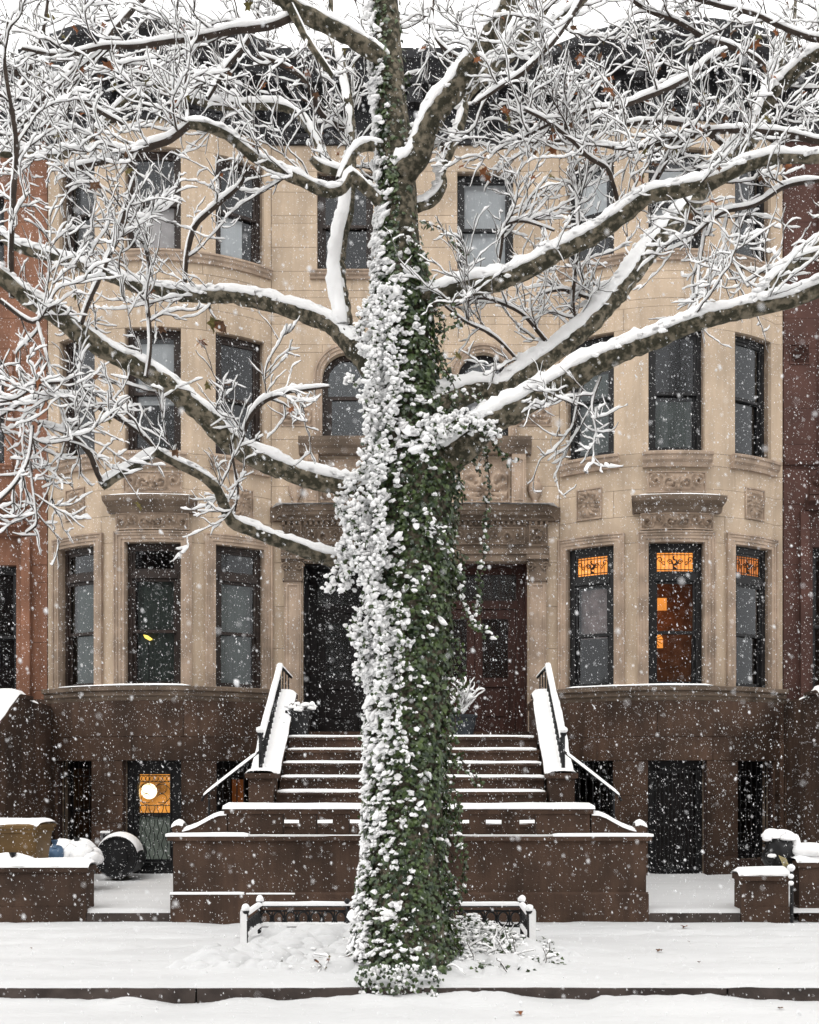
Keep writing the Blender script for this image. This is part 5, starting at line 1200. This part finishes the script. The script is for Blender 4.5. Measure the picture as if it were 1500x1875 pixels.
# ------------------------------------------------------------------ ivy
ivy = thing('ivy', 'green ivy climbing the tree trunk, thick with snow on its left side', 'ivy', (0,0,0))
cum = np.r_[0, np.cumsum(np.linalg.norm(np.diff(TR[:, :3], axis=0), axis=1))]
IW = [(1830,128),(1790,110),(1700,89),(1600,77),(1500,76),(1400,75),(1300,76),(1200,78),(1100,80),(1000,81),(930,86),(880,84),(800,71),(700,63),(600,58),(500,47),(400,40),(300,36),(200,32),(100,29),(0,27),(-150,24)]
iy = np.array([a for a, b in IW][::-1], float); iw = np.array([b for a, b in IW][::-1], float)
def axis_at(py):
    Y = TY; ys = np.array([VY - F*(p[2]-CAMZ)/p[1] for p in TR]); o = np.argsort(ys)
    return np.stack([np.interp(py, ys[o], TR[o, k]) for k in range(4)], -1)
def ivy_points(n, thmin, thmax, ymin, ymax, dens=None):
    py = RNG.uniform(ymin, ymax, n); th = RNG.uniform(thmin, thmax, n)       # th: 0 = towards the camera, + = right
    A = axis_at(py); R0 = np.interp(py, iy, iw)*TY/F
    return py, th, A, R0
TPL = []
for q in range(5):
    rs = np.random.default_rng(q); tp = [(0, 1.0), (0.32, 0.52), (0.62, 0.30), (0.40, -0.02), (0, -0.18), (-0.40, -0.02), (-0.62, 0.30), (-0.32, 0.52)]
    v = np.array([(0, 0.25, 0.10)] + [(x, y, -0.22*abs(x)-0.15*max(0, y-0.4)+rs.normal(0, 0.03)) for x, y in tp]); TPL.append(v)
IVF = np.array([(0, 1+i, 1+(i+1) % 8) for i in range(8)])[:, ::-1]
def ivy_leaf_rot(th, n):
    out = np.stack([np.sin(th), -np.cos(th), np.full(n, 0.35)], -1) + RNG.normal(0, 0.28, (n, 3))
    Z = out/np.linalg.norm(out, axis=1)[:, None]
    dn = np.tile(np.array((0, 0, -1.)), (n, 1)) + RNG.normal(0, 0.45, (n, 3)); Yv = dn - (dn*Z).sum(1)[:, None]*Z; Yv /= np.linalg.norm(Yv, axis=1)[:, None]
    X = np.cross(Yv, Z); return np.stack([X, Yv, Z], -1)
N = 17000
py, th, A, R0 = ivy_points(N, -2.1, 2.1, -40, 1815)
top = np.interp(py, [-50, 300, 480, 620], [0.42, 0.5, 0.85, 1.0])
# higher up the ivy keeps to the left and front of the trunk
keep = RNG.random(N) < np.where(py < 470, np.where(th < 0.0, top, top*0.10), 1.0)*np.where(fbm(th*2.2+5, py/95.0) > np.where(py < 520, -0.17, -0.30), 1, 0.15)
py, th, A, R0 = py[keep], th[keep], A[keep], R0[keep]; n = len(py)
rad = R0*(RNG.uniform(0.83, 1.05, n)) + 0.10*np.clip(fbm(th*2.6, py/70.0), -0.15, 1)
pos = A[:, :3] + np.stack([np.sin(th)*rad, -np.cos(th)*rad, np.zeros(n)], -1)
rot = ivy_leaf_rot(th, n); sc = np.exp(RNG.normal(math.log(0.036), 0.28, n))
vis = np.where((np.abs(th) < 1.35) & (py > 0))[0]
show = vis[np.argsort(-sc[vis]*(1+0.4*(th[vis] > 0)))[:288]]
mask = np.ones(n, bool); mask[show] = False
obj_np('foliage', [scatter(TPL, IVF, pos[mask], sc[mask], rot[mask])], M['ivy_leaf'], ivy, False, 'stuff')
IM = []
for v in TPL:
    me = bpy.data.meshes.new('leaf'); me.from_pydata([tuple(q) for q in v], [], [tuple(q) for q in IVF]); me.materials.append(M['ivy_leaf']); IM.append(me)
from mathutils import Matrix
for i in show:
    o = bpy.data.objects.new('leaf', IM[RNG.integers(0, 5)]); C.objects.link(o); o.parent = ivy
    o.matrix_basis = Matrix.Translation(Vector(pos[i])) @ Matrix(rot[i].tolist()).to_4x4() @ Matrix.Diagonal((sc[i]*1.15,)*3+(1,))
# snow caught on the leaves: heavy on the left, thinning to the right
N = 7000
py, th, A, R0 = ivy_points(N, -2.3, 2.0, -40, 1815)
lim = np.interp(py, [-40, 400, 520, 700, 900, 1100, 1300, 1500, 1815], [-0.5, -0.42, 0.0, 0.0, 0.12, 0.12, 0.10, 0.12, 0.16])
prob = 0.9/(1+np.exp((np.sin(th)-lim)/0.16))
prob = np.maximum(prob*0.85, np.where(np.sin(th) < 0.55, 0.30, 0.07)*(py > 430)) * np.where(fbm(th*3.4+1, py/70.0) > np.interp(np.sin(th)-lim, [-0.9, -0.4, 0.0, 0.3, 0.6], [-0.22, -0.04, 0.04, 0.085, 0.10]), 1, 0.13)
prob *= np.where(py < 480, 0.75, 1)
keep = RNG.random(N) < prob; py, th, A, R0, pr = py[keep], th[keep], A[keep], R0[keep], prob[keep]; n = len(py)
heavy = np.clip((lim[keep]-np.sin(th))/0.5, 0, 1)
K = 4; rep = lambda q: np.repeat(q, K, axis=0)
py, th, A, R0, heavy = (rep(q) for q in (py, th, A, R0, heavy)); n = len(py)
py = py + RNG.normal(0, 4.4, n); th = th + RNG.normal(0, 0.034, n)
rad = R0*RNG.uniform(0.95, 1.05, n) + 0.10*np.clip(fbm(th*2.6, py/70.0), -0.15, 1) + 0.008; pos = A[:, :3] + np.stack([np.sin(th)*rad, -np.cos(th)*rad, np.zeros(n)], -1)
s0 = np.exp(RNG.normal(math.log(0.0112), 0.42, n))*(1+0.45*heavy*RNG.random(n))*np.where(py > 1250, 0.92, 1.15)
sc = s0[:, None]*np.stack([RNG.uniform(.8, 1.35, n), RNG.uniform(1.0, 1.9, n), RNG.uniform(.35, .65, n)], -1)
tilt = ivy_leaf_rot(th, n); up_ = np.stack([0.7*np.sin(th), -0.7*np.cos(th), np.full(n, 0.75)], -1)+RNG.normal(0, 0.35, (n, 3)); dn_ = np.tile(np.array((0, 0, -1.)), (n, 1))+RNG.normal(0, 0.5, (n, 3))
up_ /= np.linalg.norm(up_, axis=1)[:, None]; dn_ -= (dn_*up_).sum(1)[:, None]*up_; dn_ /= np.linalg.norm(dn_, axis=1)[:, None]; tilt = np.stack([np.cross(dn_, up_), dn_, up_], -1)
snv = [scatter(LUMPS, ICO1[1], pos, sc, tilt)]
# hanging sprays and tendrils: (px, py) polylines with depth, leaf and snow density
VINES = [([(640,880),(622,920),(640,960),(630,1010),(618,1050),(606,1078)], -.25, 1.0), ([(660,900),(650,960),(655,1010),(668,1060),(676,1090)], -.40, 1.0), ([(690,640),(672,720),(676,780),(668,850),(650,890)], -.30, 1.0),
 ([(625,930),(640,970),(628,1000),(640,1040),(628,1075)], -.30, .9), ([(705,520),(690,580),(688,640),(680,700),(690,760)], -.30, 1.0), ([(720,560),(715,640),(722,700),(712,790)], -.34, .9),
 ([(650,700),(640,690)], -.2, 1.0), ([(885,800),(893,850),(896,890),(890,940),(886,1000),(880,1050),(876,1100),(874,1125)], .0, .42), ([(842,1080),(858,1125),(875,1145),(905,1166)], -.1, .8), ([(872,1125),(868,1150)], -.1, .6),
 ([(838,1040),(845,1060),(842,1085)], -.15, .6), ([(780,935),(800,958),(815,968)], -.55, .8), ([(870,800),(868,840),(880,868)], -.1, .2), ([(905,800),(920,830),(945,845)], -.1, .3),
 ([(760,790),(800,770),(850,765),(905,790)], -.35, 1.0), ([(780,800),(840,782),(900,776)], -.30, 1.0), ([(800,770),(860,775),(912,800)], -.40, .9), ([(850,720),(880,730),(905,745)], -.25, .8), ([(790,545),(820,550),(835,580),(848,600)], -.2, .4),
 ([(770,405),(800,415),(830,440),(850,470)], -.1, .35), ([(752,430),(775,470),(785,520)], -.2, .3), ([(790,735),(820,720),(838,728)], -.4, .8), ([(775,835),(800,795),(840,780)], -.55, .9),
 ([(655,1120),(662,1180),(658,1240)], -.25, .9), ([(835,1380),(860,1410),(880,1440)], .0, .25), ([(640,1150),(668,1190)], -.2, .9), ([(665,960),(672,1040),(690,1120),(700,1200),(695,1280)], -.42, 1.0), ([(730,1100),(735,1200),(728,1300),(745,1400)], -.44, .7),
 ([(700,820),(690,900),(700,980),(690,1040)], -.45, 1.0), ([(672,560),(660,600),(668,640)], -.15, 1.0), ([(830,1490),(850,1560),(845,1640)], .05, .15)]
for q in range(70):                                # loose shoots standing off the trunk
    y_ = RNG.uniform(520, 1760); sg = 1 if RNG.random() < 0.6 else -1; A_ = axis_at(y_); x_ = proj(A_)[0] + sg*np.interp(y_, iy, iw)*0.93
    L_ = RNG.uniform(15, 42) if sg > 0 else RNG.uniform(10, 20); VINES.append(([(x_, y_), (x_+sg*L_*0.5, y_+L_*RNG.uniform(.1, .7)), (x_+sg*L_*RNG.uniform(.5, .9), y_+L_*RNG.uniform(.8, 1.7))], RNG.uniform(-.2, .05), RNG.choice([0.02, 0.06, 0.15]) if sg > 0 else 0.7))
lv = []; lr = []; ls = []; st_ = []; sp = []; ss = []
for pts, dy, sd in VINES:
    Q = np.array([W(a, b, TY+dy) for a, b in pts]); Q4 = smooth_path([(*q, 0.005) for q in Q], 0.02)
    Q4[:, :3] += RNG.normal(0, 0.006, (len(Q4), 3)); st_.append(tube_np(Q4[:, :3], Q4[:, 3], 4))
    for q in Q4[:, :3]:
        for _ in range(2):
            if RNG.random() < 0.75: lv.append(q+RNG.normal(0, 0.022, 3)); ls.append(RNG.uniform(0.024, 0.042))
        if RNG.random() < sd:
            k = 4 if sd > .85 else 1
            for _ in range(k): sp.append(q+RNG.normal(0, 0.030 if sd > .85 else 0.012, 3)); ss.append(RNG.uniform(0.012, 0.025)*(1.0 if sd > .5 else 0.85))
obj_np('stems', st_, M['ivy_stem'], ivy, True, 'stuff')
n = len(lv); obj_np('foliage', [scatter(TPL, IVF, np.array(lv), np.array(ls), ivy_leaf_rot(RNG.uniform(-1.2, 1.2, n), n))], M['ivy_leaf'], ivy, False, 'stuff')
n = len(sp); snv.append(scatter(LUMPS, ICO1[1], np.array(sp), np.array(ss)[:, None]*np.stack([RNG.uniform(.9, 1.6, n), RNG.uniform(.8, 1.1, n), RNG.uniform(.5, .95, n)], -1), rot_from(RNG.normal(0, 0.45, (n, 3))+np.array((0, -0.35, 0.8)), RNG.uniform(0, 6.28, n))))
obj_np('snow', snv, M['snow'], ivy, True, 'stuff')
# ------------------------------------------------------------------ bed at the foot of the tree
n = 1500; X = np.r_[RNG.normal(-0.35, 0.75, n//3), RNG.normal(0.72, 0.36, n*2//3)]; Y = np.r_[RNG.uniform(9.15, 10.9, n//3), RNG.normal(10.0, 0.42, n*2//3)]
X = np.where(np.abs(X+0.15) < 1.6, X, RNG.uniform(0.3, 1.0, n)); Y = np.where((Y > 9.2) & (Y < 10.95), Y, RNG.uniform(9.6, 10.5, n)); Z = h_walk(X, Y) + 0.005 + np.where(X > 0.3, RNG.uniform(0, 0.26, n)*np.clip(1.2-np.hypot((X-0.62)/0.55, (Y-10.15)/0.55), 0, 1), 0.0)
pos = np.stack([X, Y, Z], -1)
out = RNG.normal(0, 0.6, (n, 3)) + np.array((0, -0.2, 0.8)); bedm = (np.random.default_rng(3).random(n) < 0.9) & ((X > 0.2) | (np.random.default_rng(4).random(n) < 0.15))
bed = obj_np('ground_cover', [scatter(TPL, IVF, pos[bedm], RNG.uniform(0.025, 0.045, bedm.sum()), rot_from(out[bedm], RNG.uniform(0, 6.28, bedm.sum())))], M['ivy_leaf'], None, False, 'stuff')
tag(bed, 'snow-covered low ivy and weeds in the bed around the trunk', 'ground cover')
pos2 = pos + np.stack([RNG.normal(0, .02, n), RNG.normal(-.01, .02, n), RNG.uniform(0.0, 0.02, n)], -1)
s3 = np.exp(RNG.normal(math.log(0.015), 0.35, n))[:, None]*np.array((1.2, 1.0, 0.6))*np.ones((n, 3))
kp = (np.hypot((X-0.62)/0.85, (Y-10.1)/0.65) < 1) | ((X < 0.1) & (RNG.random(n) < 0.2))
obj_np('snow', [scatter(LUMPS, ICO1[1], pos2[kp], s3[kp])], M['snow'], bed, True, 'stuff')
# big soft humps of snow over the bed
# soft hummocks where snow lies over the low plants
gx = np.arange(-2.15, 1.75, 0.016); gy = np.arange(9.04, 11.2, 0.018); GXm, GYm = np.meshgrid(gx, gy); Hb = np.zeros_like(GXm)
nb = 330; bx = np.r_[RNG.normal(-1.5, 0.28, 110), RNG.uniform(-1.3, -0.1, 110), RNG.normal(0.75, 0.38, 110)]; by = np.r_[RNG.normal(9.75, 0.22, 110), RNG.uniform(9.25, 10.95, 110), RNG.normal(9.95, 0.36, 110)]
for x_, y_, r_ in zip(bx, by, np.exp(RNG.normal(math.log(0.075), 0.4, nb))):
    el = RNG.uniform(0.7, 1.0); d_ = ((GXm-x_)/r_)**2 + ((GYm-y_)/(r_*el))**2
    Hb = np.maximum(Hb, np.where(d_ < 1, np.sqrt(np.clip(1-d_, 0, 1)), 0)*r_*0.62)
ed = np.minimum(np.minimum(GXm-gx[0], gx[-1]-GXm), np.minimum(GYm-gy[0], gy[-1]-GYm)); ed = np.clip(ed/0.15, 0, 1)
Zb = h_walk(GXm, GYm) - 0.012 + (Hb*(1+0.5*fbm(GXm*9, GYm*9, 3)) + 0.02*fbm(GXm*14, GYm*14, 3))*ed
Zb = np.where((Hb < 0.004), h_walk(GXm, GYm) - 0.012 + 0.02*fbm(GXm*14, GYm*14, 3)*ed, Zb)
obj_np('snow', [(np.stack([GXm, GYm, Zb], -1).reshape(-1, 3), gridfaces(len(gy), len(gx), False))], M['snow_ground'], bed, True, 'stuff')
stv = []; sts = []
for i in range(110):
    x0, y0 = RNG.normal(0.66, 0.33), RNG.normal(10.05, 0.3); a = RNG.uniform(0, 6.28)
    Q, r_ = walk(np.array((x0, y0, 0.05)), np.array((math.cos(a)*0.8, math.sin(a)*0.5, 0.8)), RNG.uniform(0.2, 0.45), 0.005, 0.003, 7, -0.06, 0.25)
    stv.append(tube_np(Q, r_, 4)); sts.append(snow_np(Q, r_, 0.02, 5, 1.6, 0.4, gap=0.2))
stv.append(tube_np(smooth_path([(*W(895,1775,9.45), .01), (*W(905,1800,9.1), .01), (*W(893,1830,8.82), .01)], 0.03)[:, :3], np.full(len(smooth_path([(*W(895,1775,9.45), .01), (*W(905,1800,9.1), .01), (*W(893,1830,8.82), .01)], 0.03)), 0.008), 5))
vq = smooth_path([(*W(880,1760,9.6), .02), (*W(892,1785,9.3), .02), (*W(893,1808,8.9), .02), (*W(894,1832,8.83), .02)], 0.03)
obj_np('stems', stv, M['ivy_stem'], bed, True, 'stuff'); obj_np('snow', sts, M['snow'], bed, True, 'stuff')
# withered weed in the bed, left of the trunk
wd = thing('weed', 'small withered brown weed poking through snow left of the trunk', 'weed', (0,0,0))
c = W(600, 1790, 9.25); vt = []; vs_ = []
for i in range(16):
    a = RNG.uniform(0, 6.28); Q, r_ = walk(np.array((c[0], 9.25, 0.04)), np.array((math.cos(a)*0.9, math.sin(a)*0.5, 0.9)), RNG.uniform(0.12, 0.30), 0.004, 0.002, 8, -0.10, 0.25)
    vt.append(tube_np(Q, r_, 4)); vs_.append(snow_np(Q, r_, 0.016, 5, 1.6, 0.5, gap=0.3))
    for _ in range(2): leaf_at(Q[RNG.integers(3, 8)], RNG.uniform(0.016, 0.028), wd)
obj_np('stems', vt, M['ivy_stem'], wd, True, 'stuff'); obj_np('snow', vs_, M['snow'], wd)
# snow-clotted ivy shoots spilling over the kerb
pos = np.array([W(RNG.uniform(655, 800), RNG.uniform(1770, 1826), 8.95-RNG.uniform(0, .12)) for _ in range(60)]); pos = np.repeat(pos, 5, axis=0) + RNG.normal(0, 0.014, (300, 3)); n = len(pos)
o = obj_np('snow', [scatter(LUMPS, ICO1[1], pos, RNG.uniform(0.009, 0.021, n)[:, None]*np.ones((n, 3)))], M['snow'], ivy, True, 'stuff')
pos = pos + RNG.normal(0, 0.03, (n, 3)); obj_np('foliage', [scatter(TPL, IVF, pos, RNG.uniform(0.025, 0.04, n), ivy_leaf_rot(RNG.uniform(-1, 1, n), n))], M['ivy_leaf'], ivy, False, 'stuff')
# leaves that have dropped on the snow
for px, py, s_, lab in ((1255,1697,.055,'rust leaf lying on snow near the right areaway step'), (1210,1741,.05,'curled brown leaf flat on the pavement snow right of the guard'), (1262,1724,.02,'tiny dark leaf speck between the two larger pavement leaves'), (1280,1760,.022,'small dark leaf nearest the kerb on the right pavement'),
        (948,1846,.045,'rust leaf on the road snow just below the kerb'), (1430,1838,.03,'brown leaf on the road snow at far right'), (56,1735,.02,'small dark leaf on the pavement snow at far left')):
    zz = -0.08 if py > 1820 else 0.03; Y = (CAMZ-zz)*F/(py-VY); p = W(px, py, Y)
    m_ = plane_leaf(int(px)); b = MB(); rs = np.random.default_rng(int(px)); a = rs.uniform(0, 6.28)
    vv = m_[0]*s_; R2 = np.array([(math.cos(a), -math.sin(a), 0), (math.sin(a), math.cos(a), 0), (0, 0, 1)]); b.add((vv*np.array((1, 1, 1.6)))@R2.T, m_[1])
    hz = (float(h_walk(np.array(p[0]), np.array(Y))) if zz > 0 else -0.135+float(h_road(np.array(p[0]), np.array(Y))))
    o = obj('fallen_leaf', b, M['dead_leaf_rust' if 'rust' in lab else 'dead_leaf_brown']); o.location = (p[0], Y, hz+0.012+s_*0.15); tag(o, lab, 'leaf', 'fallen leaves on the snow')
# ------------------------------------------------------------------ falling snow
N = 280000
P_ = np.stack([RNG.uniform(-8.2, 8.2, N), RNG.uniform(1.6, 17.2, N), RNG.uniform(-0.05, 13.8, N)], -1)
bowl = (P_[:, 1] < 16.9) & ~((P_[:, 1] > 12.7) & (P_[:, 2] < 1.1) & (np.abs(P_[:, 0]) < 2.9)); P_ = P_[bowl]; N = len(P_)
OCT = np.array([(1,0,-.75),(-.5,.87,-.75),(-.5,-.87,-.75),(0,0,1.1)], float); OF = np.array([(0,1,3),(1,2,3),(2,0,3),(1,0,2)])
s0 = np.exp(RNG.normal(math.log(0.0026), 0.45, N))*np.interp(P_[:, 1], [1.6, 5, 12], [0.50, 0.75, 1.0])
ax = np.stack([RNG.normal(-0.30, 0.30, N), RNG.normal(0, 0.25, N), np.ones(N)], -1)
sc = s0[:, None]*np.stack([np.ones(N), np.ones(N), RNG.uniform(1.1, 2.0, N)], -1)
near = P_[:, 1] < 5
sf = obj_np('falling_snow', [scatter([OCT], OF, P_[~near], sc[~near], rot_from(ax[~near], RNG.uniform(0, 6.28, (~near).sum()))),
                             scatter(LUMPS, ICO1[1], P_[near], sc[near], rot_from(ax[near], RNG.uniform(0, 6.28, near.sum())))], M['flake'], None, True, 'stuff')
tag(sf, 'falling snowflakes drifting in the air before the houses', 'snowfall')
# ------------------------------------------------------------------ the other side of the street, which the window panes mirror
for i, (x0, x1, hh, mn, lab) in enumerate(((-19, -6.6, 11.6, 'red_stone', 'dark red row house across the street, mirrored left in the panes'), (-6.5, 6.2, 12.4, 'brownstone', 'brown row house across the street, mirrored in the middle panes'), (6.3, 19, 11.9, 'orange_stone', 'orange row house across the street, mirrored right in the panes'))):
    t = thing('row_house', lab, 'house', (0,0,0)); yf = -9.0
    xs = []; n = 6; 
    for q in range(n): c0 = x0+(x1-x0)*(q+0.5)/n; xs.append((c0-0.5, c0+0.5))
    m_ = MB(); zs = [(0.8, 2.0), (3.1, 5.4), (6.6, 8.4), (9.4, 10.9)]
    edges = [x0]+[v for a in xs for v in a]+[x1]
    for a, b2 in zip(edges[0::2], edges[1::2]): m_.box(a, b2, yf-0.3, yf, -0.1, hh)
    for a, b2 in xs:
        zz = [-0.1]+[v for q in zs for v in q]+[hh]
        for z0, z1 in zip(zz[0::2], zz[1::2]): m_.box(a, b2, yf-0.29, yf-0.005, z0, z1)
    obj('wall', m_, M[mn], t)
    for a, b2 in xs:
        for z0, z1 in zs:
            m_ = MB(); m_.box(a, b2, yf-0.20, yf-0.14, z0, z1); w_ = obj('window', m_, M['black_frame'], t)
    m_ = MB(); m_.box(x0, x1, yf-0.4, yf+0.5, hh, hh+0.9); obj('cornice', m_, M['cornice_metal'], t)
    m_ = MB(); m_.box(x0, x1, yf-8, yf-0.41, -0.1, hh+0.2); obj('body', m_, M[mn], t)
for x0, y0, lab in ((-7.6, -2.4, 'tall bare street tree across the road, mirrored in the left upper panes'), (7.9, -2.6, 'tall bare street tree across the road, mirrored in the right upper panes')):
    t = thing('plane_tree', lab, 'tree', (0,0,0), 'bare trees across the road'); vf = []
    def grow(p, d, L_, r_, dep):
        Q, rr = walk(p, d, L_, r_, r_*0.6, 6, 0.05, 0.13); vf.append(tube_np(Q, rr, 6 if dep < 3 else 4))
        if dep < 5:
            for q in range(3 if dep < 4 else 4):
                j = RNG.integers(3, 7); dd = (Q[j]-Q[j-1]); dd /= np.linalg.norm(dd); dd = dd + RNG.normal(0, 0.55, 3); grow(Q[j], dd, L_*RNG.uniform(0.55, 0.8), rr[j]*RNG.uniform(0.55, 0.8), dep+1)
    tr, rr = walk(np.array((x0, y0, -0.1)), np.array((0.02, 0, 1.0)), 8.5, 0.36, 0.26, 12, 0.05, 0.03)
    obj_np('trunk', [tube_np(tr, rr, 14)], M['bark'], t)
    for q in range(7): a = 6.28*q/7; grow(tr[-1-q % 4], np.array((math.cos(a)*0.8, math.sin(a)*0.6, 0.9)), 5.2, 0.17, 1)
    obj_np('crown', vf, M['twig_bark'], t, kind='stuff')
# ------------------------------------------------------------------ each thing's origin at its own base
bpy.context.view_layer.update()
for o in list(C.objects):
    if o.type == 'EMPTY' and o.parent is None:
        vs = []
        stack = list(o.children)
        while stack:
            ch = stack.pop(); stack += list(ch.children)
            if ch.type == 'MESH': vs += [ch.matrix_world @ Vector(q) for q in ch.bound_box]
        if not vs: continue
        lo = Vector([min(v[i] for v in vs) for i in range(3)]); hi = Vector([max(v[i] for v in vs) for i in range(3)])
        base = Vector(((lo.x+hi.x)/2, (lo.y+hi.y)/2, lo.z))
        for ch in o.children: ch.matrix_parent_inverse = Matrix.Translation(-base)
        o.location = base
